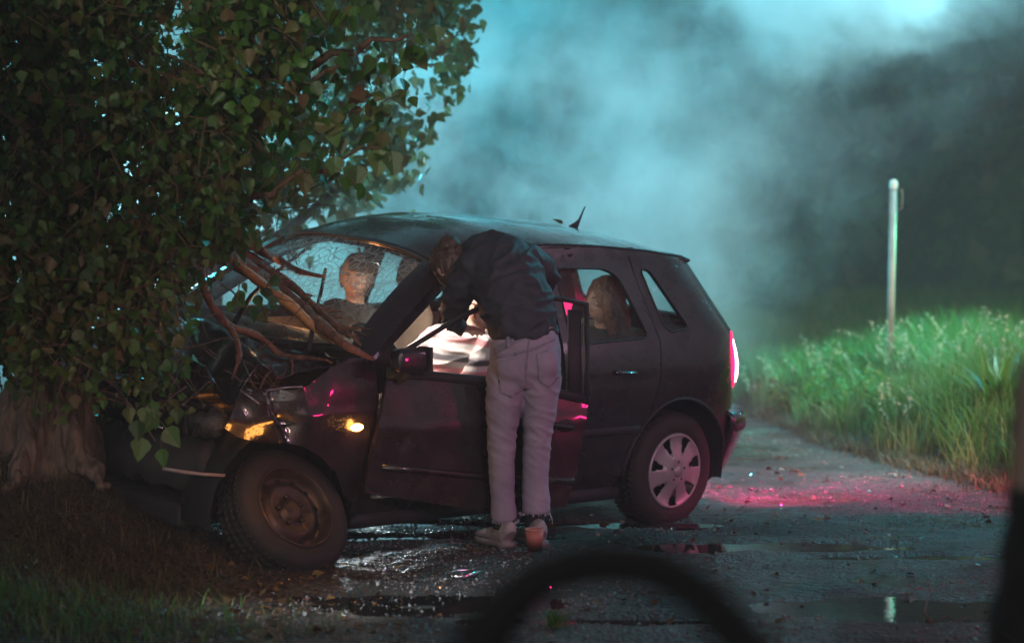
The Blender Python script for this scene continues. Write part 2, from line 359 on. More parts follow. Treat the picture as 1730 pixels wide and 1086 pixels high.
M['grass'] = leaf_mat('grass_blade', [(0, (.035, .11, .018)), (.5, (.07, .19, .03)), (.8, (.14, .21, .05)), (1, (.25, .22, .10))], .4, .5)
M['dry_grass'] = leaf_mat('dry_grass_blade', [(0, (.09, .07, .03)), (.5, (.14, .10, .05)), (.8, (.07, .08, .03)), (1, (.2, .15, .09))], .3, .6)
M['seed'] = leaf_mat('seed_head', [(0, (.35, .30, .2)), (1, (.45, .40, .30))], .4, .7)
# ================================================================== SETTING
def bank_edge(x):            # distance at which the grass bank starts, for a given x
    return np.interp(x, [1.0, 1.6, 2.05, 2.6, 3.0, 4.5, 9], [21.5, 18.6, 15.3, 13.2, 12.3, 11.0, 10.0])
def bank_mask(x, y):
    e = bank_edge(x) + (vnoise(x, y, 1.5, 3, 3) - .5) * .8
    left = sstep(1.25, 2.0, x)
    return sstep(0, 1.8, y - e) * left * (1 - sstep(24.0, 26.0, y))
PUD = [(1.30, 10.85, .62, .16, .014), (1.75, 10.55, .5, .10, .010), (1.75, 9.2, .85, .26, .016), (-.62, 11.15, .85, .10, .012), (-.55, 11.65, .7, .09, .012),
       (-.45, 9.35, .85, .28, .010), (.25, 8.95, .5, .10, .008), (.45, 11.6, .5, .08, .01)]
def gh(x, y):
    x = np.asarray(x, float); y = np.asarray(y, float)
    z = (vnoise(x, y, .9, 3, 1) - .5) * .03 + (vnoise(x, y, 5, 4, 2) - .5) * .034 * sstep(16, 12, y)
    z = z + .045 * np.exp(-((x + .02) ** 2 + (y - 10.45) ** 2) / .20)
    z = z - .028 * np.exp(-((x - .80) ** 2 + (y - 11.85) ** 2) / .12)
    z = z + .42 * np.exp(-(((x + 2.25) / .75) ** 2 + ((y - 10.35) / .9) ** 2)) * (1 + .5 * (vnoise(x, y, 3, 3, 5) - .5))
    z = z + .16 * np.exp(-(((x + 2.3) / .9) ** 2 + ((y - 8.8) / .8) ** 2))
    for (px, py, rx, ry, dp) in PUD:
        z = z - (dp + .012) * np.exp(-(((x - px) / rx) ** 2 + ((y - py) / ry) ** 2) ** 2)
    b = bank_mask(x, y)
    z = z + b * (.10 + .10 * vnoise(x, y, .6, 3, 7))
    fade = sstep(40, 26, y) * 1.0
    return z * fade
def ghs(x, y): return float(gh(np.array([x]), np.array([y]))[0])
def axis(segs):
    out = []
    for a, b, s in segs: out += list(np.arange(a, b, s))
    return np.array(out + [segs[-1][1]])
def ground_mat():
    m, nt, b = newmat('wet_earth_and_gravel'); L = nt.links.new; tc = N(nt, 'ShaderNodeTexCoord'); o = tc.outputs['Object']
    def ns(s, d=8, dist=0):
        n = N(nt, 'ShaderNodeTexNoise'); n.inputs['Scale'].default_value = s; n.inputs['Detail'].default_value = d; n.inputs['Distortion'].default_value = dist; L(o, n.inputs['Vector']); return n.outputs[0]
    c1 = ramp(nt, ns(2.2), [(.3, (.012, .008, .007)), (.5, (.030, .020, .016)), (.7, (.055, .037, .030))])
    c2 = ramp(nt, ns(45, 4), [(.35, (.018, .017, .016)), (.65, (.10, .092, .09))])
    mm = N(nt, 'ShaderNodeMix', data_type='RGBA'); L(ramp(nt, ns(1.1), [(.42, (0, 0, 0)), (.58, (.75, .75, .75))]), mm.inputs[0]); L(c1, mm.inputs[6]); L(c2, mm.inputs[7])
    L(mm.outputs[2], b.inputs['Base Color'])
    L(ramp(nt, ns(1.7, 6), [(.38, (.20,) * 3), (.5, (.42,) * 3), (.64, (.75,) * 3)]), b.inputs['Roughness'])
    v = N(nt, 'ShaderNodeTexVoronoi'); v.inputs['Scale'].default_value = 55; L(o, v.inputs['Vector'])
    bp = N(nt, 'ShaderNodeBump'); bp.inputs['Strength'].default_value = .9; bp.inputs['Distance'].default_value = .014; bp.invert = True; L(v.outputs['Distance'], bp.inputs['Height'])
    b2 = N(nt, 'ShaderNodeBump'); b2.inputs['Strength'].default_value = .8; b2.inputs['Distance'].default_value = .035; L(ns(22, 8), b2.inputs['Height']); L(bp.outputs[0], b2.inputs['Normal'])
    L(b2.outputs[0], b.inputs['Normal']); return m
M['ground'] = ground_mat()
xs = axis([(-90, -20, 10), (-20, -6, 1), (-6, -3.2, .2), (-3.2, 4.2, .035), (4.2, 8, .2), (8, 20, 1), (20, 90, 10)])
ys = axis([(-12, 4, 1), (4, 7.6, .2), (7.6, 14, .035), (14, 27, .07), (27, 40, .6), (40, 160, 8)])
XX, YY = np.meshgrid(xs, ys); ZZ = gh(XX, YY)
nx, ny = len(xs), len(ys)
V = np.stack([XX.ravel(), YY.ravel(), ZZ.ravel()], 1)
ii = (np.arange(ny - 1)[:, None] * nx + np.arange(nx - 1)[None, :]).ravel()
Fq = np.stack([ii, ii + 1, ii + 1 + nx, ii + nx], 1)
def np_mesh(name, V, F, mats, parent=None, smooth=False, kind=None):
    me = bpy.data.meshes.new(name); k = F.shape[1]
    me.vertices.add(len(V)); me.vertices.foreach_set('co', np.ascontiguousarray(V, dtype=np.float32).ravel())
    me.loops.add(F.size); me.loops.foreach_set('vertex_index', np.ascontiguousarray(F, dtype=np.int32).ravel())
    me.polygons.add(len(F)); me.polygons.foreach_set('loop_start', np.arange(0, F.size, k, dtype=np.int32)); me.polygons.foreach_set('loop_total', np.full(len(F), k, dtype=np.int32))
    me.update(calc_edges=True); me.validate()
    o = mobj(name, me, mats, parent, smooth)
    if kind: o['kind'] = kind
    return o
np_mesh('ground', V, Fq, M['ground'], smooth=True, kind='structure')

# the lane beyond the bank
M['asphalt'] = mat('damp_asphalt', (.07, .07, .075), (.045, .045, .05), rough=.35, rough2=.6, scale=3, bump=.4, bscale=120)
rv = []; rf = []
for i, y in enumerate(np.linspace(18.9, 25.5, 24)):
    for j, x in enumerate(np.linspace(-12, 2.6 + .5 * math.sin(y), 40)):
        rv.append((x, y, ghs(x, y) + .012 + .0))
rf = [(i * 40 + j, i * 40 + j + 1, (i + 1) * 40 + j + 1, (i + 1) * 40 + j) for i in range(23) for j in range(39)]
mesh_obj('road', rv, rf, M['asphalt'])['kind'] = 'structure'

# puddles: level sheets of dark water in the hollows
mw, ntw, bw = newmat('puddle_water'); bw.inputs['Base Color'].default_value = (.012, .011, .010, 1); bw.inputs['Roughness'].default_value = .04; bw.inputs['IOR'].default_value = 1.5
bw.inputs['Specular IOR Level'].default_value = .8
tcw = N(ntw, 'ShaderNodeTexCoord'); nw = N(ntw, 'ShaderNodeTexNoise'); nw.inputs['Scale'].default_value = 14; ntw.links.new(tcw.outputs['Object'], nw.inputs['Vector'])
bpw = N(ntw, 'ShaderNodeBump'); bpw.inputs['Strength'].default_value = .12; bpw.inputs['Distance'].default_value = .004; ntw.links.new(nw.outputs[0], bpw.inputs['Height']); ntw.links.new(bpw.outputs[0], bw.inputs['Normal'])
for (px, py, rx, ry, dp) in PUD:
    n = 72; b = MB()
    ring = [(px + 1.25 * rx * math.cos(2 * math.pi * k / n), py + 1.3 * ry * math.sin(2 * math.pi * k / n), -.0085) for k in range(n)]
    b.add([(px, py, -.0085)] + ring, [(0, 1 + k, 1 + (k + 1) % n) for k in range(n)])
    tag(b.build('puddle', mw), kind='structure')

# ------------------------------------------------------------------ scattered wet gravel (uncountable)
def scatter_stones():
    n = 60000
    x = rng.uniform(-2.4, 3.4, n); y = 7.8 + rng.random(n) ** 1.3 * 10.5
    keep = (bank_mask(x, y) < .3) & (vnoise(x, y, 1.7, 4, 9) + rng.normal(0, .05, n) > .50) & (np.abs(x) < y * .24)
    x, y = x[keep], y[keep]; n = len(x); z = gh(x, y)
    s = rng.gamma(1.6, .0015, n) + .0022
    base = np.array([(1, 0, 0), (0, 1, 0), (-1, 0, 0), (0, -1, 0), (0, 0, .7), (0, 0, -.7)], float)
    fc = np.array([(0, 1, 4), (1, 2, 4), (2, 3, 4), (3, 0, 4), (1, 0, 5), (2, 1, 5), (3, 2, 5), (0, 3, 5)])
    th = rng.uniform(0, 6.28, n); c, si = np.cos(th), np.sin(th)
    P = base[None] * s[:, None, None] * rng.uniform(.6, 1.4, (n, 6, 3))
    Q = P.copy(); Q[..., 0] = P[..., 0] * c[:, None] - P[..., 1] * si[:, None]; Q[..., 1] = P[..., 0] * si[:, None] + P[..., 1] * c[:, None]
    Q[..., 0] += x[:, None]; Q[..., 1] += y[:, None]; Q[..., 2] += z[:, None] + s[:, None] * .35
    F = (fc[None] + (np.arange(n) * 6)[:, None, None]).reshape(-1, 3)
    np_mesh('gravel', Q.reshape(-1, 3), F, mat('wet_gravel', (.26, .24, .24), (.06, .05, .048), rough=.14, rough2=.5, scale=60), kind='stuff')
    bpy.data.objects['gravel']['label'] = 'loose wet gravel glinting on the dark track'
scatter_stones()

# ------------------------------------------------------------------ grass blades
def blades(name, x, y, h, w, mats, lean=.5, label=None, segs=3, dirb=None, z=None):
    n = len(x); z = gh(x, y) if z is None else z
    th = rng.uniform(0, 6.28, n); ln = rng.uniform(.1, 1, n) * lean * h
    dx, dy = np.cos(th), np.sin(th); fx, fy = -np.sin(th + rng.normal(0, .5, n)), np.cos(th)
    vs = []
    for k in range(segs + 1):
        t = k / segs; ww = w * (1 - t ** 1.5) * .5 + (0.0002)
        cx = x + dx * ln * t ** 2; cy = y + dy * ln * t ** 2; cz = z + h * (t - .25 * t ** 3 * (ln / h)) - .01
        vs.append(np.stack([cx - fx * ww, cy - fy * ww, cz], 1)); vs.append(np.stack([cx + fx * ww, cy + fy * ww, cz], 1))
    V = np.stack(vs, 1).reshape(-1, 3); m = 2 * (segs + 1)
    fb = np.array([(2 * k, 2 * k + 1, 2 * k + 3, 2 * k + 2) for k in range(segs)])
    F = (fb[None] + (np.arange(n) * m)[:, None, None]).reshape(-1, 4)
    o = np_mesh(name, V, F, mats, kind='stuff'); o['label'] = label; return o
# bank: short growth everywhere plus tall clumps
n = 90000; x = rng.uniform(1.2, 5.2, n); y = rng.uniform(11.5, 25.5, n) 
k = (bank_mask(x, y) > rng.uniform(.06, .5, n)) & (x < y * .26 + .2); x, y = x[k], y[k]
hh = (.10 + .30 * sstep(.38, .66, vnoise(x, y, 2.2, 3, 11)) + .08 * rng.random(len(x)) + .20 * sstep(2.4, 3.3, x)) * (.35 + .65 * sstep(0, 1.2, y - bank_edge(x)))
blades('bank_grass', x, y, hh, .006 + .008 * rng.random(len(x)), M['grass'], .8, 'green and yellowing grass covering the roadside bank')
n = 9000; x = rng.uniform(1.3, 4.6, n); y = bank_edge(x) + rng.normal(.15, .28, n); k = x < y * .26; x, y = x[k], y[k]
blades('verge_straw', x, y, .05 + .09 * rng.random(len(x)), .006 + 0 * x, M['dry_grass'], 2.0, 'flattened dry grass along the foot of the bank')
n = 26000; x = rng.normal(-2.2, .66, n); y = rng.normal(9.95, .75, n); k = (x < -1.2 + .2 * rng.random(n)) & (y > 7.9) & (y < 11.5); x, y = x[k], y[k]
blades('mound_grass', x, y, .02 + .09 * rng.random(len(x)) ** 1.5, .004 + .004 * rng.random(len(x)), [M['dry_grass']], 3.0, 'dead brown grass matted over the mound at the tree foot')
n = 2000; x = rng.normal(-1.75, .42, n); y = rng.normal(8.65, .28, n); k = (y > 7.9); x, y = x[k], y[k]
blades('short_grass', x, y, .03 + .07 * rng.random(len(x)), .004 + .003 * rng.random(len(x)), [M['grass']], 1.2, 'low green grass at the lower left edge of the track')
n = 4500; x = rng.uniform(-2.0, 3.0, n); y = rng.uniform(8, 15, n); k = (bank_mask(x, y) < .1) & (vnoise(x, y, 2.5, 3, 13) > .55); x, y = x[k], y[k]
blades('track_straw', x, y, .012 + .02 * rng.random(len(x)), .004 + 0 * x, [M['dry_grass']], 5.0, 'scattered straw lying on the wet track')

def plant_tuft(label, x, y, n, h, w, spread, mats, name='grass_tuft', lean=.9, group=None):
    o = empty(name, (x, y, ghs(x, y)), label, 'grass tuft', group)
    b = MB()
    for i in range(n):
        th = rng.uniform(0, 6.28); r = spread * rng.random() * .5; hh = h * rng.uniform(.55, 1); l = lean * hh * rng.uniform(.2, 1)
        d = Vector((math.cos(th), math.sin(th), 0)); f = Vector((-math.sin(th), math.cos(th), 0)); p0 = d * r; prev = None; k = 6
        vs = []
        for j in range(k + 1):
            t = j / k; c = p0 + d * (l * t * t) + Vector((0, 0, hh * (t - .35 * t ** 3 * l / hh)))
            ww = w * math.sin(math.pi * min(1, .25 + .75 * t)) * .5 + .0004; vs += [c - f * ww, c + f * ww + Vector((0, 0, .0))]
        b.add(vs, [(2 * j, 2 * j + 1, 2 * j + 3, 2 * j + 2) for j in range(k)])
    bl = b.build('blades', mats, o); bl['kind'] = 'stuff'; return o
M['bright_leaf'] = leaf_mat('bright_leaf', [(0, (.05, .12, .015)), (1, (.12, .20, .035))], .4, .4); M['grass_yellow'] = leaf_mat('grass_yellow', [(0, (.16, .17, .05)), (1, (.26, .24, .10))], .4, .6)
n = 5000; x = rng.uniform(1.4, 4.6, n); y = bank_edge(x) + rng.gamma(2, .5, n); k = (x < y * .26) & (vnoise(x, y, 2, 3, 17) > .48); x, y = x[k], y[k]
blades('dry_bank_grass', x, y, .12 + .20 * rng.random(len(x)), .006 + .004 * rng.random(len(x)), M['grass_yellow'], .7, 'pale dry stalks mixed into the front slope of the bank')
p = G(960, 1066); plant_tuft('small bright green grass tuft alone on the track at the lower edge', p.x - .05, p.y + .1, 70, .085, .006, .12, M['grass'])
plant_tuft('broad-bladed arching green plant on the bank near the right edge', 2.92, 14.3, 64, .66, .045, .14, M['bright_leaf'], 'broadleaf_plant', .9)['category'] = 'plant'
def seed_grass(label, x, y, n, h, spread, group=None):
    o = empty('tall_seeding_grass', (x, y, ghs(x, y)), label, 'tall grass', group); st = MB(); sd = MB()
    for i in range(n):
        th = rng.uniform(0, 6.28); r = spread * rng.random(); b0 = Vector((math.cos(th) * r, math.sin(th) * r, 0)); hh = h * rng.uniform(.6, 1.05)
        ln = Vector((rng.normal(-.1, .22), rng.normal(0, .15), 0)) * hh; pts = [b0 + ln * t * t + Vector((0, 0, hh * (t - .12 * t ** 3))) for t in (0, .3, .55, .8, 1)]
        st.tube(pts, [.0028, .0024, .002, .0016, .001], 4)
        e = pts[-1]; dr = (pts[-1] - pts[-2]).normalized() + Vector((ln.x, ln.y, -.2)) * .6
        for q in range(16):
            c = e + dr * (.010 * q - .03) + Vector((rng.normal(0, .006), rng.normal(0, .006), rng.normal(0, .004))); s = .0085
            v = [c + Vector(rng.normal(0, s, 3)) for _ in range(3)]; sd.add(v, [(0, 1, 2)])
    st.build('stalks', M['dry_grass'], o)['kind'] = 'stuff'; sd.build('seed_heads', M['seed'], o)['kind'] = 'stuff'; return o
gname = 'tall seeding grass clumps on the bank'
for (x_, d_, n_, h_, s_, lab) in [(2.75, 15.9, 40, .62, .35, 'pale tall seed-headed grass bending over the bank left of the broad plant'),
                              (3.1, 15.4, 26, .72, .22, 'dark upright seed heads highest at the right end of the bank'),
                              (2.2, 16.6, 14, .42, .3, 'thin seeding stalks right beside the foot of the post'),
                              (1.75, 17.4, 14, .38, .3, 'low seeding stalks at the left end of the bank'),
                              (2.5, 14.6, 12, .34, .3, 'short yellow seed stalks at the front slope of the bank')]:
    seed_grass(lab, x_, d_, n_, h_, s_, gname)
# broad weeds in the bank: clumps of leaflets
def weed(label, x, y, h, r, n, group):
    o = empty('leafy_weed', (x, y, ghs(x, y)), label, 'weed', group); b = MB(); st = MB()
    for s in range(14):
        th = rng.uniform(0, 6.28); top = Vector((math.cos(th) * r * rng.random(), math.sin(th) * r * rng.random(), h * rng.uniform(.6, 1)))
        st.tube([(0, 0, 0), top * .5 + Vector((0, 0, .03)), top], [.003, .0025, .0012], 4)
        for q in range(n):
            t = rng.uniform(.25, 1.02); c = top * t + Vector(rng.normal(0, .022, 3)); u = Vector(rng.normal(0, 1, 3)).normalized(); w = u.cross(Vector(rng.normal(0, 1, 3))).normalized(); s_ = rng.uniform(.012, .03)
            b.add([c - u * s_, c - w * s_ * .4, c + u * s_, c + w * s_ * .4], [(0, 1, 2, 3)])
    st.build('stems', M['grass'], o)['kind'] = 'stuff'; b.build('leaves', M['grass'], o)['kind'] = 'stuff'
WP = [(1.62, 17.9, 'leafy weed at the left tip of the bank beside the lane'), (1.95, 16.9, 'leafy weed left of the post, second from the bank tip'), (2.3, 17.2, 'leafy weed just left of the post foot'),
      (2.75, 17.0, 'leafy weed just right of the post foot'), (3.2, 16.8, 'leafy weed behind the seed heads'), (2.35, 15.6, 'leafy weed in the middle of the front slope'), (2.05, 16.0, 'leafy weed low on the left slope')]
for (x_, y_, l_) in WP: weed(l_, x_, y_, .36 + .12 * rng.random(), .24, 22, 'leafy weeds on the bank')

# ------------------------------------------------------------------ far dark hedge line
def hedge(label, x0, x1, y, h, n, s):
    o = empty('distant_hedge', ((x0 + x1) / 2, y, 0), label, 'hedge')
    X = rng.uniform(x0, x1, n); Z = rng.random(n) ** .8; top = h * (.7 + .6 * vnoise(X, X * 0, .35, 4, 21)); Z = Z * top; Y = y + rng.normal(0, 1.2, n)
    c = np.stack([X, Y, Z], 1); u = rng.normal(0, 1, (n, 3)); u /= np.linalg.norm(u, axis=1)[:, None]; v = np.cross(u, rng.normal(0, 1, (n, 3))); v /= np.linalg.norm(v, axis=1)[:, None]
    s_ = (s * rng.uniform(.5, 1.3, n))[:, None]
    V = np.stack([c - u * s_, c - v * s_ * .6, c + u * s_, c + v * s_ * .6], 1).reshape(-1, 3) - np.array([(x0 + x1) / 2, y, 0])
    F = np.arange(n * 4).reshape(-1, 4); np_mesh('leaves', V, F, M['leaf'], o, kind='stuff')
    b = MB()
    for k in range(40):
        x = rng.uniform(x0, x1) - (x0 + x1) / 2; b.tube([(x, 0, 0), (x + rng.normal(0, .4), rng.normal(0, .3), h * .8)], [.12, .03], 6)
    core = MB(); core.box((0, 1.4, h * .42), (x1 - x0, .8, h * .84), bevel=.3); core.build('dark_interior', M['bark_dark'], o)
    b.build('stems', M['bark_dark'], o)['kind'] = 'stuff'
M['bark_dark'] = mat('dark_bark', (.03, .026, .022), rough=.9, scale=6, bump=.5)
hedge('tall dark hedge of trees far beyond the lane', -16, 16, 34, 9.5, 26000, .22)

# ------------------------------------------------------------------ post
M['post'] = mat('galvanised_pink_grey_post', (.40, .33, .33), (.17, .13, .12), rough=.5, metal=.2, scale=5, bump=.15)
px_, py_ = W(1507, 612, 17.0).x, 17.0
post = empty('post', (px_, py_, ghs(px_, py_)), 'slim pale metal post with bracket standing alone in the grass bank', 'post')
ph = W(1507, 305, 17.0).z - ghs(px_, py_)
b = MB(); b.tube([(-.02, 0, -.1), (0, 0, ph - .02)], .026, 16); b.build('pole', M['post'], post)
b = MB(); b.lathe([(.030, -.05), (.031, -.01), (.024, .012), (.001, .018)], Matrix.Translation((0, 0, ph - .01)), 16); b.lathe([(.001, -.051), (.030, -.05)], Matrix.Translation((0, 0, ph - .01)), 16); b.build('cap', M['chrome'] if 0 else mat('white_cap', (.62, .62, .62), rough=.4), post)
b = MB(); b.tube([(.026, 0, ph - .07), (.06, 0, ph - .065), (.063, 0, ph - .12), (.06, 0, ph - .2), (.026, 0, ph - .205)], .004, 6); b.build('bracket', M['post'], post)

# ------------------------------------------------------------------ debris on the track
def at(px, py, z=0): p = G(px, py, z); return p
cup_p = at(903, 947, 0); cup_z = ghs(cup_p.x, cup_p.y)
cup = empty('paper_cup', (cup_p.x, cup_p.y, cup_z), 'reddish paper cup standing upright on the track by the shoe heel', 'cup')
Mc = mat('reddish_paper_cup', (.45, .17, .13), (.36, .12, .09), rough=.55, scale=12)
b = MB(); I4 = Matrix.Identity(4); b.lathe([(.001, .002), (.029, .002), (.030, .0), (.0415, .092), (.0405, .092), (.0285, .006), (.001, .006)], I4, 32); b.build('cup_body', Mc, cup)
b = MB(); b.lathe([(.0405, .0905), (.043, .0905), (.0438, .093), (.043, .0965), (.0405, .095)], I4, 32); b.build('rim', mat('cup_rim', (.62, .36, .28), rough=.4), cup)
b = MB(); b.lathe([(.001, .075), (.0385, .075)], I4, 32); b.build('drink', mat('coffee', (.06, .025, .012), rough=.1), cup)
p = at(800, 977); pz = ghs(p.x, p.y) + .012
trim = empty('broken_trim_strip', (p.x, p.y, pz), 'bent shiny metal trim strip lying on the track in front of the woman', 'car debris')
b = MB()
loop = [W(x, y, 0 + 1.58 / ((y - 332) / FPX) * 1.0) for x, y in []]
pts = [G(765, 981), G(757, 977), G(770, 972), G(800, 969), G(838, 965), G(862, 962)]; b.tube([Vector((q.x, q.y, pz + .005 * math.sin(i * 1.3))) - Vector((p.x, p.y, pz)) for i, q in enumerate(pts)], [(.009, .004)] * 6, 8)
pts = [G(765, 981), G(785, 981), G(806, 974), G(826, 968)]; b.tube([Vector((q.x, q.y, pz)) - Vector((p.x, p.y, pz)) for q in pts], [(.010, .004)] * 4, 8); b.build('strip', M['chrome'], trim)
def twig(name, label, pts, r, m, cat='twig'):
    o = empty(name, pts[0], label, cat); b = MB(); p0 = Vector(pts[0]); b.tube([Vector(q) - p0 for q in pts], [r * (1 - .6 * i / (len(pts) - 1)) for i in range(len(pts))], 7); b.build('stem', m, o); return o, b
M['twig'] = mat('bare_twig', (.11, .065, .045), (.06, .035, .028), rough=.7, scale=30, bump=.3)
tz = .012
tw, _ = twig('fallen_twig', 'crooked bare twig standing out of the lower right puddle', [G(1573, 1052) + Vector((0, 0, 0)), G(1562, 1040) + Vector((0, 0, .015)), G(1567, 1022) + Vector((0, 0, .04)), G(1571, 1008) + Vector((0, 0, .05))], .006, M['twig'])
b = MB(); p0 = Vector(tw.location); b.tube([q - p0 for q in (G(1573, 1052), G(1600, 1045) + Vector((0, 0, .01)), G(1612, 1049), G(1640, 1040))], [.005, .004, .003, .002], 6); b.build('side_shoot', M['twig'], tw)
twig('fallen_twig', 'straight dead stick lying across the mound grass at lower left', [G(150, 1062) + Vector((0, 0, .05)), G(190, 1053) + Vector((0, 0, .06))], .007, M['twig'])
twig('fallen_twig', 'long bark-stripped stick lying left of the front wheel', [G(360, 958) + Vector((0, 0, .04)), G(390, 966) + Vector((0, 0, .04)), G(430, 972) + Vector((0, 0, .02))], .009, M['twig'])
# leaf shape used for all fallen and growing leaves
LEAF = np.array([(0, -.08, 0), (.30, .0, .04), (.50, .22, .10), (.44, .45, .09), (.34, .55, .07), (.22, .80, .04), (0, 1.08, -.03), (-.22, .80, .04), (-.34, .55, .07), (-.44, .45, .09), (-.50, .22, .10), (-.30, 0, .04), (0, .3, -.02), (0, .7, -.01)], float)
LEAFF = [(0, 1, 12), (1, 2, 12), (2, 3, 12), (3, 4, 13, 12), (4, 5, 13), (5, 6, 13), (6, 7, 13), (7, 8, 13), (8, 9, 12, 13), (9, 10, 12), (10, 11, 12), (11, 0, 12)]
LEAFT = np.array([(0, 1, 12), (1, 2, 12), (2, 3, 12), (3, 4, 13), (3, 13, 12), (4, 5, 13), (5, 6, 13), (6, 7, 13), (7, 8, 13), (8, 9, 13), (9, 12, 13), (9, 10, 12), (10, 11, 12), (11, 0, 12)])
def leaf_mesh(name, m):
    me = bpy.data.meshes.new(name); me.from_pydata([tuple(v) for v in LEAF], [], LEAFF)
    # a short stalk
    bm = bmesh.new(); bm.from_mesh(me); vs = [bm.verts.new(q) for q in ((-.012, -.55, .12), (.012, -.55, .12), (.02, -.06, 0), (-.02, -.06, 0))]; bm.faces.new(vs); bm.to_mesh(me); bm.free(); me.materials.append(m); return me
M['fallen'] = leaf_mat('fallen_leaf', [(0, (.16, .08, .03)), (.5, (.22, .13, .04)), (1, (.12, .14, .04))], .1, .3)
fl = leaf_mesh('fallen_leaf', M['fallen'])
spots = [(530, 977, 'yellow brown fallen leaf left of the shiny trim strip'), (655, 960, 'orange brown fallen leaf, upper one of two beside each other left of the trim strip'), (667, 968, 'orange brown fallen leaf, lower one of two beside each other left of the trim strip'), (617, 977, 'dull fallen leaf between the front wheel and the shiny trim strip'),
         (1010, 1022, 'small fallen leaf on the track seen through the black chair arch, nearer its top'), (985, 1034, 'small fallen leaf on the track seen through the black chair arch, left of its middle'), (1180, 900, 'fallen leaf on the track just in front of the rear wheel'), (1440, 850, 'fallen leaf at the far edge of the red light patch near the bank'), (1385, 880, 'fallen leaf on the dark track below the red light patch'),
         (470, 1000, 'fallen leaf below the front wheel beside the left puddle'), (440, 985, 'fallen leaf on the mud at the foot of the grassy mound'), (1300, 960, 'fallen leaf lying between the two right-hand puddles')]
for i, (x_, y_, l_) in enumerate(spots):
    p = G(x_, y_); o = bpy.data.objects.new('fallen_leaf', fl); col.objects.link(o); s = rng.uniform(.03, .05)
    o.location = (p.x, p.y, ghs(p.x, p.y) + .008); o.scale = (s, s, s); o.rotation_euler = (rng.normal(0, .2), rng.normal(0, .2), rng.uniform(0, 6.28))
    tag(o, l_, 'leaf', 'fallen leaves scattered on the track')

def litter():
    n = 1700; x = np.concatenate([rng.normal(-1.7, .7, 1100), rng.uniform(-1.5, 2.8, 600)]); y = np.concatenate([rng.normal(9.3, .8, 1100), rng.uniform(8.2, 14, 600)]); k = (y > 7.9) & (x > -3.1) & (bank_mask(x, y) < .2); x, y = x[k], y[k]; n = len(x); z = gh(x, y) + .008
    T = np.stack([rng.normal(0, 1, n), rng.normal(0, 1, n), rng.normal(0, .3, n)], 1); T /= np.linalg.norm(T, axis=1)[:, None]; NN = np.stack([rng.normal(0, .35, n), rng.normal(0, .35, n), np.ones(n)], 1); X = np.cross(T, NN); X /= np.linalg.norm(X, axis=1)[:, None]; NN = np.cross(X, T)
    S = rng.uniform(.012, .04, n); V = LEAF[None].repeat(n, 0).copy(); V[..., 2] *= rng.uniform(.5, 3, n)[:, None]
    Q = np.stack([x, y, z], 1)[:, None] + S[:, None, None] * (V[..., 0:1] * X[:, None] + V[..., 1:2] * T[:, None] + V[..., 2:3] * NN[:, None])
    T3 = np.array([(0, 1, 12), (1, 2, 12), (2, 3, 12), (3, 4, 13), (3, 13, 12), (4, 5, 13), (5, 6, 13), (6, 7, 13), (7, 8, 13), (8, 9, 13), (9, 12, 13), (9, 10, 12), (10, 11, 12), (11, 0, 12)])
    o = np_mesh('leaf_litter', Q.reshape(-1, 3), (T3[None] + (np.arange(n) * 14)[:, None, None]).reshape(-1, 3), M['fallen_dark'], kind='stuff'); o['label'] = 'small brown leaf litter strewn over the mound and track'
M['fallen_dark'] = leaf_mat('old_leaf', [(0, (.05, .028, .014)), (.7, (.10, .055, .025)), (1, (.16, .09, .035))], .1, .35)
litter()
def shards():
    b = MB()
    for k in range(700):
        a = rng.random(); x = rng.normal(-.45, .45) if a < .6 else rng.uniform(.4, 2.4); y = rng.normal(9.5, .5) if a < .6 else rng.uniform(10, 13.8); z = ghs(x, y) + .006; s_ = rng.uniform(.002, .006)
        p = Vector((x, y, z)); v = [p + Vector(rng.normal(0, s_, 3)) for _ in range(4)]; b.add(v, [(0, 1, 2), (0, 2, 3), (0, 3, 1), (1, 3, 2)])
    o = b.build('broken_glass', M['chip'], smooth=False); o['kind'] = 'stuff'; o['label'] = 'tiny glinting crumbs of broken glass on the track'
M['chip'] = mat('glass_crumb', (.5, .52, .52), (.4, .42, .42), rough=.08, metal=.4, scale=90)
shards()
# ================================================================== THE CAR  (local axes: x forward, y to its left, z up)
def car_matrix(yaw=44, roll=5.5, pitch=.5):
    a, r, q = R(yaw), R(roll), R(pitch)
    F = Vector((-math.cos(a), -math.sin(a), 0)); Lf = Vector((math.sin(a), -math.cos(a), 0)); U = Vector((0, 0, 1))
    L2 = Lf * math.cos(r) - U * math.sin(r); U2 = U * math.cos(r) + Lf * math.sin(r)
    F2 = F * math.cos(q) + U2 * math.sin(q); U3 = U2 * math.cos(q) - F * math.sin(q)
    m = Matrix((F2, L2, U3)).transposed(); hub = Vector(ray(1136, 794)); hub = Vector((0, 0, CAM_H)) + hub / hub.y * 11.9
    T = hub - m @ Vector((-1.23, .78, .29)); return Matrix.Translation(T) @ m.to_4x4()
CM = car_matrix(); CI = CM.inverted()
def on(px, py, w, ax=1):            # picture point on the car's own plane y = w
    o = CI @ Vector((0, 0, CAM_H)); d = CI.to_3x3() @ Vector(ray(px, py)); t = (w - o[ax]) / d[ax]; return o + d * t
car = empty('crashed_car', mat=CM, label='dark plum hatchback with crumpled front, cracked windshield and driver door ajar, crashed into the tree', cat='car')
tumZ = [.16, .22, .30, .45, .60, .80, .93, 1.0, 1.15, 1.30, 1.40]
tumY = [.715, .755, .785, .805, .81, .80, .772, .742, .678, .615, .572]
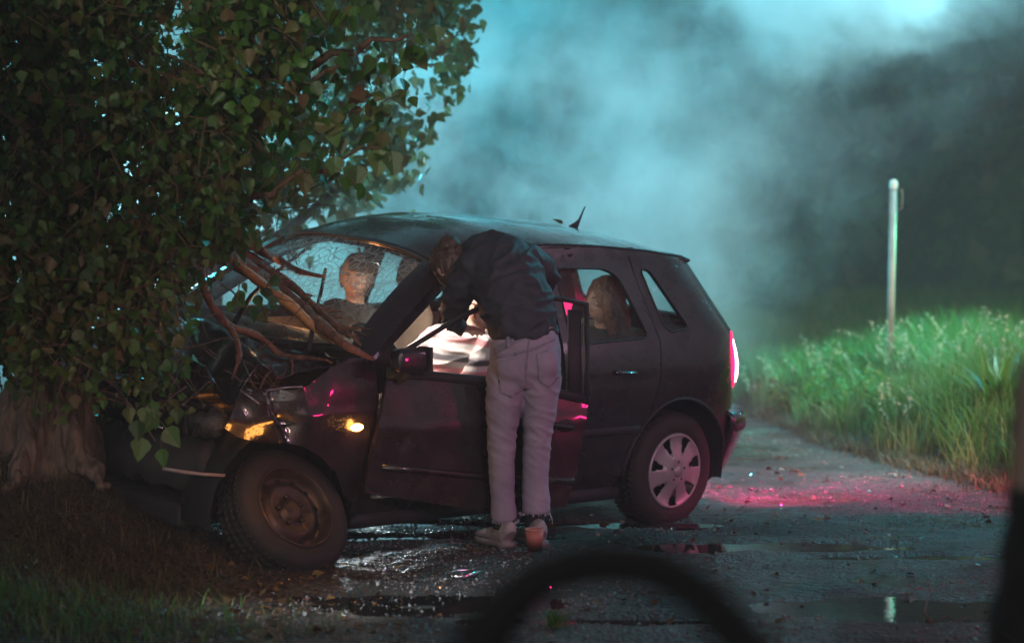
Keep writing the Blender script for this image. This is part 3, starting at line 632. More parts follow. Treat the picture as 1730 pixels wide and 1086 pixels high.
def ys(x, z):
    y = float(np.mean(np.interp([z - .05, z - .03, z - .01, z + .01, z + .03, z + .05], tumZ, tumY)))
    pl = np.interp(x, [-1.3, -.6, .3, .9, 1.3, 1.7], [.0, .0, .0, -.004, -.03, -.10])
    crease = .006 * math.exp(-((z - .70) / .02) ** 2)
    return float(y + pl + crease)
RX, RR = .34, .26
def xr(z): return float(np.interp(z, [.18, .40, .555, .57, .90, .965, 1.33, 1.42], [-1.80, -1.875, -1.875, -1.80, -1.79, -1.81, -1.57, -1.53]))
LC = .47
def side(x, z, sg=1, off=0.0):
    """point of the body side; x runs on round the rear corner"""
    x0 = xr(z) + RX
    if x >= x0: return Vector((x, sg * (ys(x, z) + off), z))
    w = ys(x0, z); t = (x0 - x) / LC
    if t <= 1: th = t * math.pi / 2; return Vector((x0 - (RX + off) * math.sin(th), sg * (w - RR + (RR + off) * math.cos(th)), z))
    return Vector((x0 - RX - off, sg * (w - RR - (t - 1) * LC), z))
def resample(poly, sp):
    out = []
    for i, p in enumerate(poly):
        q = poly[(i + 1) % len(poly)]; d = math.dist(p, q); k = max(1, int(round(d / sp)))
        out += [(p[0] + (q[0] - p[0]) * j / k, p[1] + (q[1] - p[1]) * j / k) for j in range(k)]
    return out
def fillet(poly, r):
    out = []; n = len(poly)
    for i, p in enumerate(poly):
        a = Vector(poly[i - 1]); b = Vector(p); c = Vector(poly[(i + 1) % n]); u = a - b; v = c - b
        rr = min(r, u.length * .45, v.length * .45); p0 = b + u.normalized() * rr; p1 = b + v.normalized() * rr
        for t in (0, .25, .5, .75, 1): q = p0 * (1 - t) ** 2 + b * 2 * t * (1 - t) + p1 * t * t; out.append((q.x, q.y))
    return out
def inside(p, poly):
    c = False; x, y = p; j = len(poly) - 1
    for i in range(len(poly)):
        xi, yi = poly[i]; xj, yj = poly[j]
        if (yi > y) != (yj > y) and x < (xj - xi) * (y - yi) / (yj - yi) + xi: c = not c
        j = i
    return c
def cdt(outer, holes=(), sp=.045):
    loops = [resample(outer, sp)] + [resample(h, sp) for h in holes]; vs = []; es = []
    for l in loops:
        b = len(vs); vs += l; es += [(b + i, b + (i + 1) % len(l)) for i in range(len(l))]
    xs_ = [p[0] for p in loops[0]]; zs_ = [p[1] for p in loops[0]]; bound = list(vs)
    ba = np.array(bound); k = 0; z = min(zs_) + sp / 2
    while z < max(zs_):
        x = min(xs_) + (sp / 2 if k % 2 else sp * .9)
        while x < max(xs_):
            p = (x, z)
            if inside(p, loops[0]) and not any(inside(p, h) for h in loops[1:]) and np.min((ba[:, 0] - x) ** 2 + (ba[:, 1] - z) ** 2) > (sp * .45) ** 2: vs.append(p)
            x += sp
        z += sp * .87; k += 1
    r = delaunay_2d_cdt([Vector(v) for v in vs], es, [], 0, 1e-6)
    V2 = [(v.x, v.y) for v in r[0]]; F2 = []
    for f in r[2]:
        c = (sum(V2[i][0] for i in f) / len(f), sum(V2[i][1] for i in f) / len(f))
        if inside(c, loops[0]) and not any(inside(c, h) for h in loops[1:]): F2.append(f)
    return V2, F2
def panel(name, outer, holes, fn, m, parent, out_dir, thick=.018, sp=.045, noise_fn=None):
    V2, F2 = cdt(outer, holes, sp); vs = [Vector(fn(*v)) for v in V2]
    if noise_fn: vs = [noise_fn(v) for v in vs]
    fs = [tuple(f) for f in F2]
    # face orientation: make the sheet look along out_dir
    f = fs[len(fs) // 2]; n = Vector((0, 0, 0))
    for f in fs: n += (vs[f[1]] - vs[f[0]]).cross(vs[f[2]] - vs[f[0]])
    if n.dot(Vector(out_dir)) < 0: fs = [q[::-1] for q in fs]
    o = mesh_obj(name, vs, fs, m, parent)
    if thick:
        s = mod(o, 'SOLIDIFY', thickness=thick, offset=-1); s.use_even_offset = False; mod(o, 'EDGE_SPLIT', split_angle=R(42))
    return o
# ---- side frames
frame_out = [(.84, .93), (.56, 1.115), (.27, 1.312), (.12, 1.352), (-.15, 1.388), (-.45, 1.40), (-.80, 1.388), (-1.15, 1.362), (-1.44, 1.328), (-1.44, 1.30), (-1.15, 1.335), (-.80, 1.352), (-.405, 1.36),
             (-.405, .29), (-.86, .285), (-.88, .18), (.86, .18), (.88, .60)]
door_hole = fillet([(.70, .955), (.18, 1.275), (.02, 1.33), (-.20, 1.352), (-.325, 1.352), (-.335, .30), (.76, .30), (.77, .93)], .03)
front_door = [(.80, .95), (.72, .965), (.18, 1.292), (.02, 1.345), (-.20, 1.365), (-.385, 1.365), (-.39, .285), (.80, .285)]
front_win = fillet([(.60, .965), (.18, 1.245), (.02, 1.295), (-.20, 1.315), (-.32, 1.315), (-.325, .955)], .03)
rear_door = [(-.398, 1.366), (-.80, 1.358), (-.978, 1.350), (-.992, 1.27), (-1.075, .95), (-1.06, .76), (-1.0, .60), (-.93, .50), (-.885, .40), (-.875, .29), (-.398, .29)]
rear_win = fillet([(-.455, 1.30), (-.80, 1.292), (-.885, 1.25), (-1.005, .965), (-.455, .945)], .045)
arch_r = [(-1.23 + .372 * math.cos(R(a)), .29 + .372 * math.sin(R(a))) for a in range(158, 30, -8)]
quarter = [(-.988, 1.352), (-1.20, 1.340), (-1.42, 1.318)] + [(xr(z) + RX - LC * .92, z) for z in (1.30, 1.15, 1.0, .968)] + \
          [(xr(.968) + RX - LC * .42, .968), (xr(.66) + RX - LC * .42, .665), (xr(.66) + RX - LC * .92, .665), (xr(.6) + RX - LC * .92, .575), (-1.66, .575), (-1.60, .50)] + arch_r + [(-.905, .47), (-.94, .525), (-1.01, .61), (-1.067, .76), (-1.082, .95), (-1.0, 1.255)]
quarter_win = fillet([(-1.045, 1.29), (-1.115, 1.282), (-1.315, 1.0), (-1.17, .985), (-1.125, 1.02)], .03)
for sg in (1, -1):
    fn = lambda x, z, s=sg: side(x, z, s)
    panel('side_frame', frame_out, [door_hole], lambda x, z, s=sg: side(x, z, s, -.012), M['paint'], car, (0, sg, 0), .03)
    rd = panel('rear_door', rear_door, [rear_win], fn, M['paint'], car, (0, sg, 0), .02)
    panel('window_glass', [(x * 1.0, z) for x, z in resample(fillet([(-.44, 1.315), (-.80, 1.305), (-.90, 1.26), (-1.02, .95), (-.44, .93)], .04), .1)], [], lambda x, z, s=sg: side(x, z, s, -.034), M['glass'], rd, (0, sg, 0), 0, .05)
    qp = panel('quarter_panel', quarter, [quarter_win], fn, M['paint'], car, (0, sg, 0), .02)
    panel('quarter_glass', fillet([(-1.03, 1.30), (-1.12, 1.295), (-1.335, .99), (-1.16, .972), (-1.11, 1.0)], .03), [], lambda x, z, s=sg: side(x, z, s, -.034), M['glass'], qp, (0, sg, 0), 0, .04)
    # seals round the windows
    def ring3(poly, off, s=sg): return [side(x, z, s, off) for x, z in resample(poly, .04)]
    for poly, par in ((rear_win, rd), (quarter_win, qp)):
        r3 = ring3(poly, .001); b = MB(); b.tube(r3 + [r3[0]], .005, 6); b.build('window_seal', M['black_plastic'], par)
    # handle and moulding on the rear door
    b = MB(); b.tube([side(-.88 + .15 * t, .80 + .01 * t, sg, .022 - .02 * abs(t - .5) * 2) for t in (0, .12, .5, .88, 1)], [(.010, .016)] * 5, 8); b.build('handle', M['paint'], rd)
    b = MB(); b.tube([side(x, .525, sg, .004) for x in np.linspace(-.41, -.93, 9)], [(.022, .009)] * 9, 8); b.build('moulding', M['black_plastic'], rd)
    # tail lamp set in the rear corner
    x66 = xr(.66) + RX; 
    tl = panel('tail_light', fillet([(xr(.96) + RX - LC * .44, .958), (xr(.68) + RX - LC * .44, .68), (xr(.68) + RX - LC * .92, .675), (xr(.96) + RX - LC * .92, .958)], .03), [], lambda x, z, s=sg: side(x, z, s, .004 + .010 * math.sin(max(0, min(1, (z - .67) / .29)) * math.pi)), M['tail'] if 'tail' in M else M.setdefault('tail', emis('lit_red_tail_lamp', (1, .02, .15), 2.2)), car, (-1, sg, 0), .02, .03)
# bright bulb core of the lit lamp on the near side
b = MB(); b.tube([side(xr(z) + RX - LC * .62, z, 1, .006) for z in (.70, .74, .80, .86, .92)], [(.006, .012), (.012, .03), (.014, .034), (.012, .026), (.006, .01)], 10)
b.build('lamp_core', emis('tail_lamp_core', (1, .50, .60), 6), bpy.data.objects['tail_light'])
# near tail lamp's own light, falling on the wet track behind the car
tlp = CM @ Vector((-1.92, .74, .80))
light('tail_lamp_light', 'SPOT', tlp, (1.42, 12.85, 0), 240, (1, .015, .24), .05, 95, .8)
# ---- roof
def zc(x): return np.interp(x, [-1.60, -1.45, -1.2, -.9, -.5, -.2, 0, .1, .2, .34], [1.322, 1.362, 1.425, 1.462, 1.488, 1.492, 1.475, 1.455, 1.428, 1.385])
def ze(x): return np.interp(x, [-1.60, -1.44, -1.15, -.80, -.45, -.15, .12, .27], [1.31, 1.33, 1.363, 1.388, 1.40, 1.388, 1.352, 1.312])
def roofp(u, v):   # u 0 front .. 1 back, v -1..1
    xf = .27 + .07 * (1 - v * v); xb = -1.51 + .08 * abs(v) ** 3; x = xf + (xb - xf) * u
    w = np.interp(x, [-1.6, -1.44, -.45, .12, .34], [.50, .555, .574, .565, .535]); e = ze(x)
    return Vector((x, v * w, e + (zc(x) - e) * (1 - abs(v) ** 2.6)))
nu, nv = 48, 33
rv = [roofp(i / nu, -1 + 2 * j / nv) for i in range(nu + 1) for j in range(nv + 1)]
rf = [(i * (nv + 1) + j, i * (nv + 1) + j + 1, (i + 1) * (nv + 1) + j + 1, (i + 1) * (nv + 1) + j) for i in range(nu) for j in range(nv)]
roof = mesh_obj('roof', rv, rf, M['paint'], car); fix_normals(roof)
if sum((p.normal.z for p in roof.data.polygons)) < 0: roof.data.flip_normals()
mod(roof, 'SOLIDIFY', thickness=.02, offset=-1)
for sg in (1, -1):
    b = MB(); b.tube([roofp(u, sg * .985) + Vector((0, 0, .004)) for u in np.linspace(0, 1, 26)], .007, 6); b.build('roof_gutter', M['black_plastic'], roof)
b = MB(); b.tube([roofp(0, v) + Vector((.006, 0, .002)) for v in np.linspace(-1, 1, 17)], .006, 6); b.build('windshield_trim', mat('wet_trim', (.12, .13, .13), rough=.12), car)
a0 = roofp(.837, 0); b = MB(); b.tube([a0 + Vector((.03, 0, -.005)), a0 + Vector((.0, 0, .02)), a0 + Vector((-.02, 0, .045)), a0 + Vector((-.055, 0, .115))], [(.03, .016), (.018, .011), (.007, .006), (.003, .003)], 10); b.build('antenna', M['black_plastic'], roof)
sp = MB()
for k in range(1):
    pts = [roofp(1, v) + Vector((-.015, 0, -.012)) for v in np.linspace(-1, 1, 17)]; sp.tube(pts, [(.014, .035)] * 17, 8)
sp.build('spoiler', M['paint'], car)
# ---- headliner inside
hv = [p + Vector((0, 0, -.035)) for p in rv]; mesh_obj('headliner', [Vector((p.x, p.y * .96, p.z)) for p in hv], rf, mat('dark_headliner', (.10, .09, .085), rough=.9), car)
# ---- tailgate
def tg(y, z, off=0):
    w = ys(xr(z) + RX, z); a = abs(y); x0 = xr(z) + RX
    if a <= w - RR: return Vector((xr(z) - off, y, z))
    t = min(1, (a - (w - RR)) / RR); return Vector((x0 - (RX + off) * math.sqrt(max(0, 1 - t * t)), y, z))
tgo = [(-.42, 1.32), (.42, 1.32), (.50, 1.0), (.54, .96), (.53, .57), (-.53, .57), (-.54, .96), (-.50, 1.0)]
tgw = fillet([(-.40, 1.27), (.40, 1.27), (.46, 1.0), (-.46, 1.0)], .05)
tgp = panel('tailgate', tgo, [tgw], lambda y, z: tg(y, z, -.004), M['paint'], car, (-1, 0, 0), .02, .06)
panel('rear_window', fillet([(-.42, 1.29), (.42, 1.29), (.48, .985), (-.48, .985)], .04), [], lambda y, z: tg(y, z, -.016), M['glass'], tgp, (-1, 0, 0), 0, .1)
# spoiler edge trim catching the back light
b = MB(); b.tube([side(xr(z) + RX - LC * .93, z, 1, .003) for z in (1.30, 1.2, 1.1, 1.0, .965)], [(.012, .005)] * 5, 8); b.build('tailgate_edge', M['black_plastic'], tgp)
# ---- rear bumper
rb = MB()
prof = [(.20, -.03), (.26, -.005), (.36, .0), (.44, .012), (.50, .022), (.53, .02), (.555, .008), (.575, -.025)]
path = [(-1.585, 0)] + [(x, 0) for x in (-1.60,)]
cols = []
us = list(np.linspace(-1.59, -2.45, 34))
pts = []
for sg in (1, -1):
    seq = []
    for u in us: seq.append([side(u, z, sg, o) for z, o in prof])
    cols.append(seq)
allc = cols[0] + cols[1][::-1]
allc = [c for c in allc]
# clip where the two halves meet
keep = [c for c in cols[0] if c[2].y > .02] + [c for c in cols[1][::-1] if c[2].y < -.02]
vs = [p for c in keep for p in c]; k = len(prof)
fs = [(i * k + j, i * k + j + 1, (i + 1) * k + j + 1, (i + 1) * k + j) for i in range(len(keep) - 1) for j in range(k - 1)]
rbo = mesh_obj('rear_bumper', vs, fs, M['paint'], car); mod(rbo, 'SOLIDIFY', thickness=.02, offset=0)
b = MB(); b.tube([side(u, .49, 1, .028) for u in np.linspace(-1.62, -2.3, 22)], [(.022, .008)] * 22, 8); b.build('bumper_moulding', M['black_plastic'], rbo)
# arch lips
for sg in (1, -1):
    b = MB(); b.tube([side(-1.23 + .368 * math.cos(R(a)), .29 + .368 * math.sin(R(a)), sg, .0) for a in range(-5, 188, 8)], [(.008, .010)] * 25, 6); b.build('arch_lip', M['black_plastic'], car)
# ---- sill trims
for sg in (1, -1):
    b = MB(); b.tube([side(x, .20, sg, -.004) for x in np.linspace(.84, -.87, 12)], [(.035, .022)] * 12, 8); b.build('sill_trim', M['black_plastic'], car)
# ---- far side front door and fender (intact shapes)
fd = panel('front_door', front_door, [front_win], lambda x, z: side(x, z, -1), M['paint'], car, (0, -1, 0), .02)
panel('window_glass', fillet([(.62, .95), (.18, 1.26), (.02, 1.31), (-.335, 1.33), (-.34, .94)], .03), [], lambda x, z: side(x, z, -1, -.02), M['glass'], fd, (0, -1, 0), 0, .1)
arch_f = [(1.22 + .372 * math.cos(R(a)), .29 + .372 * math.sin(R(a))) for a in range(150, 20, -8)]
panel('front_fender', [(.808, .94), (.808, .20), (.86, .20)] + arch_f + [(1.60, .44), (1.62, .60), (1.50, .74), (1.1, .88)], [], lambda x, z: side(x, z, -1), M['paint'], car, (0, -1, 0), .015)
# ---- near front fender, traced, creased by the crash
def crumple(v):
    x, z = v.x, v.z; n = noise.fractal(Vector((x * 5, z * 5, 1.3)), 1, 2, 3)
    f = max(0, min(1, (x - 1.02) / .25))
    d = .030 * n * f
    # a sharp V fold running down to the wheel arch at about x = 1.24
    fold = abs(x - (1.235 + .25 * (z - .60))); d -= .105 * max(0, 1 - fold / .11) * f * max(0, min(1, (z - .50) / .2)) 
    d += .05 * max(0, 1 - abs(x - 1.36 - .5 * (z - .68)) / .09) * f
    d += .012 * noise.fractal(Vector((x * 3, z * 2.2, 7)), 1, 2, 2)
    return v + Vector((0, d, 0))
fpx = [(638, 604), (600, 607), (566, 622), (530, 652), (500, 664), (465, 661), (424, 657), (410, 690), (394, 726), (412, 741), (440, 748), (480, 747), (515, 755), (545, 774), (568, 800), (584, 838), (600, 848), (610, 840), (618, 790), (628, 720), (636, 650)]
fo = [(on(a, b_, .79).x, on(a, b_, .79).z) for a, b_ in fpx]
ff = panel('front_fender', fo, [], lambda x, z: side(x, z, 1, .0), M['paint'], car, (0, 1, 0), .006, .022, crumple)
ff['label'] = 'crumpled front fender with a sharp V fold above the wheel'
# torn edge of the fender with a silver highlight put into its colour
b = MB(); pts = [on(a, c, .80) for a, c in ((420, 662), (438, 680), (462, 698), (486, 716), (500, 741))]; b.tube([crumple(side(p.x, p.z, 1, .004)) for p in pts], [(.004, .004)] * 5, 6); b.build('torn_edge_glint', mat('silver_edge_highlight', (.5, .48, .52), rough=.3, metal=.8), ff)
b = MB(); pts = [on(a, c, .80) for a, c in ((428, 660), (452, 667), (478, 666), (502, 659), (520, 655))]; b.tube([crumple(side(p.x, p.z, 1, .004)) for p in pts], [(.004, .004)] * 5, 6); b.build('torn_edge_glint', bpy.data.materials['silver_edge_highlight'], ff)
# lit side repeater
p = on(600, 721, .80); q = side(p.x, p.z, 1, .008)
b = MB(); Mx = Matrix.Rotation(R(90), 4, 'X'); b.ball(q, (.036, .010, .017), n=10); b.build('side_repeater', emis('lit_amber_lamp', (1, .42, .08), 26), ff)
light('side_repeater_light', 'POINT', CM @ (q + Vector((0, .035, 0))), None, .5, (1, .42, .08), .02)
# ---- hood: buckled sheet
def hoodp(u, v):
    x = .86 + .80 * u; y = v * (.66 - .10 * u); z = .955 - .05 * u - .05 * v * v
    z += .085 * math.exp(-((u - .45 - .1 * v) / .10) ** 2) - .07 * math.exp(-((u - .62 - .08 * v) / .08) ** 2) + .05 * math.exp(-((u - .82) / .07) ** 2) - .12 * max(0, u - .8)
    z += .04 * noise.fractal(Vector((u * 4, v * 3, 2)), 1, 2, 4); x -= .06 * abs(noise.noise(Vector((v * 3, 5, 1)))) * u
    if v > .5: z -= .10 * (v - .5) * u * 2
    return Vector((x, y, z))
nu, nv = 50, 46; hv = [hoodp(i / nu, -1 + 2 * j / nv) for i in range(nu + 1) for j in range(nv + 1)]
hf = [(i * (nv + 1) + j, i * (nv + 1) + j + 1, (i + 1) * (nv + 1) + j + 1, (i + 1) * (nv + 1) + j) for i in range(nu) for j in range(nv)]
hood = fix_normals(mesh_obj('hood', hv, hf, M['paint'], car)); mod(hood, 'SOLIDIFY', thickness=.012)
hood['label'] = 'buckled hood folded up towards the windshield'
# ---- engine bay, broken front end
b = MB(); b.box((1.15, 0, .50), (.62, .9, .42), bevel=.05); b.box((1.35, .2, .62), (.25, .3, .25), bevel=.03); b.box((1.05, -.25, .70), (.3, .3, .14), bevel=.03); b.build('engine', M['dark_metal'], car)
b = MB(); b.box((1.28, -.05, .24), (.62, 1.1, .10), bevel=.03); b.build('light_block_box', M['black_plastic'], car)  # added dark box, blocks the bright gap under the bumper
b = MB(); b.box((.90, 0, .62), (.04, 1.36, .60), bevel=.01); b.build('firewall', M['dark_metal'], car)
def crump3(v, a=.05, s=4): return v + Vector([a * noise.fractal(v * s + Vector((k * 9, 0, 0)), 1, 2, 3) for k in range(3)])
b = MB(); b.tube([crump3(Vector((1.60 - .16 * abs(y / .7) ** 3, y, .47))) for y in np.linspace(-.68, .60, 26)], [(.11 + .02 * math.sin(i * 2), .05) for i in range(26)], 10); fb = b.build('front_bumper', M['black_plastic'], car); fb['label'] = 'pushed-in broken front bumper'
b = MB(); b.tube([on(275, 791, .66), on(310, 797, .68), on(345, 801, .70), on(380, 803, .72)], [(.008, .004)] * 4, 6); b.build('bumper_strip', mat('scuffed_strip', (.3, .27, .28), rough=.3), fb)
b = MB(); b.tube([Vector((1.52, y, .74 + .02 * math.sin(y * 9))) for y in np.linspace(-.5, .55, 14)], .022, 8); b.tube([Vector((1.50, y, .70)) for y in (-.3, .1, .4)], .03, 6); b.build('radiator_support', M['dark_metal'], car)
for sg in (-1, 1):
    b = MB(); b.ball((1.44, sg * .46, .64), (.07, .12, .08), n=10); h = b.build('headlight', mat('smashed_headlight_glass', (.10, .10, .11), (.03, .03, .03), rough=.15, scale=30, bump=.6), car)
for k in range(9):   # torn wires and hoses in the bay
    b = MB(); p0 = Vector((rng.uniform(1.0, 1.5), rng.uniform(.2, .62), rng.uniform(.62, .74))); pts = [p0]
    for j in range(5): pts.append(pts[-1] + Vector((rng.normal(0, .06), rng.normal(.0, .06), rng.normal(-.0, .05))))
    b.tube(pts, rng.uniform(.004, .012), 6); b.build('loose_hose', M['black_plastic'], car)
# inner arch liners
for (cx, sg) in ((1.22, 1), (-1.23, 1), (1.22, -1), (-1.23, -1)):
    b = MB(); pr = []
    for i in range(15):
        a = R(-10 + 200 * i / 14); pr.append((cx + .37 * math.cos(a), .29 + .37 * math.sin(a)))
    vs = [(x, sg * (ys(x, .5) - .015), z) for x, z in pr] + [(x, sg * .50, z) for x, z in pr]; fs = [(i, i + 1, i + 16, i + 15) for i in range(14)]; fs.append(tuple(range(15, 30)))
    b.add(vs, fs); b.build('wheel_well', M['black_plastic'], car)
# ---- windshield
def wsp(u, v):   # u 0 top 1 bottom
    xt, zt, wt = .30 + .045 * (1 - v * v), 1.318 + .062 * (1 - v * v), .525
    xb, zb, wb = .82 + .10 * (1 - v * v), .975 - .03 * (1 - v * v), .672
    bulge = .02 * math.sin(math.pi * u)
    return Vector((xt + (xb - xt) * u + bulge * .6, v * (wt + (wb - wt) * u), zt + (zb - zt) * u + bulge * .7))
nu, nv = 20, 24; wv = [wsp(i / nu, -1 + 2 * j / nv) for i in range(nu + 1) for j in range(nv + 1)]
wf = [(i * (nv + 1) + j, i * (nv + 1) + j + 1, (i + 1) * (nv + 1) + j + 1, (i + 1) * (nv + 1) + j) for i in range(nu) for j in range(nv)]
ws = mesh_obj('windshield', wv, wf, M['cracked'], car); ws['label'] = 'cracked windshield with shattered patch before the driver side'
for sg in (1, -1):   # A pillar skin between the glass and the side frame
    k = 16; A = [wsp(i / k, sg * 1.0) + Vector((0, -sg * .012, .006)) for i in range(k + 1)]; Bp = [side(.27 + .565 * i / k, 1.312 - .378 * i / k - .022, sg, .004) for i in range(k + 1)]
    vs = []
    for i in range(k + 1):
        m_ = A[i].lerp(Bp[i], .5) + Vector((.012, sg * .010, .010)); vs += [A[i], A[i].lerp(m_, .6) + Vector((0, 0, .004)), m_, m_.lerp(Bp[i], .6), Bp[i]]
    fs = [(i * 5 + j, i * 5 + j + 1, (i + 1) * 5 + j + 1, (i + 1) * 5 + j) for i in range(k) for j in range(4)]
    o = fix_normals(mesh_obj('windshield_pillar', vs, fs, M['paint'], car)); mod(o, 'SOLIDIFY', thickness=.02, offset=0); mod(o, 'EDGE_SPLIT', split_angle=R(42))
b = MB(); b.tube([wsp(1, v) + Vector((.025, 0, -.012)) for v in np.linspace(-1.02, 1.02, 17)], [(.035, .022)] * 17, 8, side=(1, 0, 0)); b.build('cowl', M['black_plastic'], car)
# wipers, both sprung up
def wiper(pts_px, w):
    P = [on(a, c, y) for a, c, y in pts_px]; b = MB(); b.tube(P[:-2], .009, 6); o = b.build('wiper', M['black_plastic'], car); b = MB(); b.tube(P[-2:], (w, .006)and [(w, .006)] * 2, 6); b.build('wiper_blade', M['rubber'], o)
def px_ws(px, py):   # picture point on the windshield plane
    p0 = wsp(0, -1); p1 = wsp(0, 1); p2 = wsp(1, 0); n = (p1 - p0).cross(p2 - p0).normalized(); o = CI @ Vector((0, 0, CAM_H)); d = CI.to_3x3() @ Vector(ray(px, py)); return o + d * ((p0 + n * .045 * (1 if n.x > 0 else -1) - o).dot(n) / d.dot(n))
for arm, blade in ((((522, 592), (527, 560), (542, 492)), ((541, 500), (550, 455))), (((396, 545), (424, 500), (470, 455)), ((466, 460), (518, 420)))):
    b = MB(); b.tube([px_ws(*q) for q in arm], [.012, .011, .008], 6); o = b.build('wiper', M['black_plastic'], car); b = MB(); b.tube([px_ws(*q) for q in blade], .009, 6); b.build('wiper_blade', M['rubber'], o)
# rear-view mirror and sun visor
b = MB(); b.box((.22, 0, 1.24), (.03, .20, .06), bevel=.01); b.tube([(.26, 0, 1.33), (.23, 0, 1.26)], .008, 6); b.build('rear_view_mirror', M['black_plastic'], car)
# ---- floor, dash, seats
b = MB(); b.box((-.45, 0, .24), (2.5, 1.42, .06), bevel=.01); b.build('floor_pan', M['interior'], car)
b = MB(); b.tube([(.66, y, .86) for y in np.linspace(-.66, .66, 9)], [(.11, .17)] * 9, 12, side=(0, 0, 1)); b.box((.72, 0, .60), (.20, 1.30, .40), bevel=.04); b.build('dashboard', M['interior'], car)
sw = Matrix.Translation((.42, .36, .86)) @ Matrix.Rotation(R(-62), 4, 'Y')
b = MB(); b.tube([sw @ Vector((.18 * math.cos(t), .18 * math.sin(t), 0)) for t in np.linspace(0, 2 * math.pi, 33)], .014, 8); so = b.build('steering_wheel', M['black_plastic'], car)
b = MB(); b.ball(sw @ Vector((0, 0, -.01)), (.05, .07, .05), n=8)
for t in (0, 120, 240): b.tube([sw @ Vector((0, 0, 0)), sw @ Vector((.17 * math.cos(R(t + 90)), .17 * math.sin(R(t + 90)), 0))], .012, 6)
b.tube([sw @ Vector((0, 0, 0)), (.62, .36, .80)], .03, 8); b.build('hub', M['black_plastic'], so)
def seat(x, y, rec):
    b = MB(); b.box((x + .08, y, .42), (.50, .48, .16), bevel=.06); s = b.build('seat', M['beige'], car)
    Mr = Matrix.Translation((x - .16, y, .48)) @ Matrix.Rotation(R(-rec), 4, 'Y'); b = MB()
    b.tube([Mr @ Vector((0, 0, z)) for z in (0, .06, .2, .38, .5, .56)], [(.05, .20), (.07, .235), (.065, .24), (.06, .22), (.055, .19), (.03, .14)], 16, side=(1, 0, 0)); b.build('backrest', M['beige'], s)
    b = MB(); b.tube([Mr @ Vector((0.01, 0, z)) for z in (.61, .64, .70, .76, .79)], [(.03, .09), (.05, .125), (.055, .13), (.048, .12), (.02, .08)], 14, side=(1, 0, 0))
    for k in (-.05, .05): b.tube([Mr @ Vector((0, k, .54)), Mr @ Vector((0, k, .63))], .006, 6)
    b.build('headrest', M['beige'], s); return s
seat(-.05, .36, 24); seat(-.12, -.36, 14)
b = MB(); b.box((-.92, 0, .42), (.50, 1.24, .18), bevel=.06); rs = b.build('rear_bench', M['beige'], car)
b = MB(); Mr = Matrix.Translation((-1.14, 0, .48)) @ Matrix.Rotation(R(-20), 4, 'Y')
for yy in (-.41, 0, .41): b.tube([Mr @ Vector((0, yy, z)) for z in (0, .08, .3, .45, .5)], [(.05, .19), (.07, .205), (.07, .205), (.05, .19), (.02, .16)], 14, side=(1, 0, 0))
b.build('backrest', M['beige'], rs)
b = MB(); b.tube([(-.36, .66, 1.20), (-.40, .60, .95), (-.30, .50, .70), (-.16, .56, .50)], [(.002, .024)] * 4, 6, side=(0, 1, 0)); b.build('seat_belt', mat('seat_belt', (.03, .03, .03), rough=.6), car)
b = MB(); b.box((-.30, .645, 0.9), (.02, .05, .05), bevel=.008); b.build('belt_buckle', M['chrome'], car)
# inner door cards (beige) on the far side
for nm, pl in (('far_door_card', fillet([(.66, .90), (-.30, .90), (-.30, .34), (.62, .34)], .05)), ('far_door_card', fillet([(-.44, .90), (-.98, .90), (-.86, .36), (-.44, .34)], .05))):
    panel('door_card', pl, [], lambda x, z: side(x, z, -1, -.05), M['beige'], car, (0, 1, 0), .01, .1)
panel('door_card', fillet([(-.44, .90), (-.98, .90), (-.86, .36), (-.44, .34)], .05), [], lambda x, z: side(x, z, 1, -.05), M['interior'], car, (0, -1, 0), .01, .1)
# dome lamp: a lit lamp in the ceiling
dl = Vector((.06, .12, 1.395)); b = MB(); b.box(dl, (.10, .16, .02), bevel=.006); b.build('dome_lamp', emis('lit_dome_lamp', (1, .90, .80), 5), car)
light('added_face_light', 'POINT', CM @ Vector((.42, -.16, 1.02)), None, 7, (1, .40, .15), .03)  # added orange light on the passenger's face, no lamp stands here
light('dome_lamp_light', 'AREA', CM @ (dl + Vector((0, 0, -.02))), CM @ Vector((-.02, .42, .7)), 13, (1, .88, .80), .14)

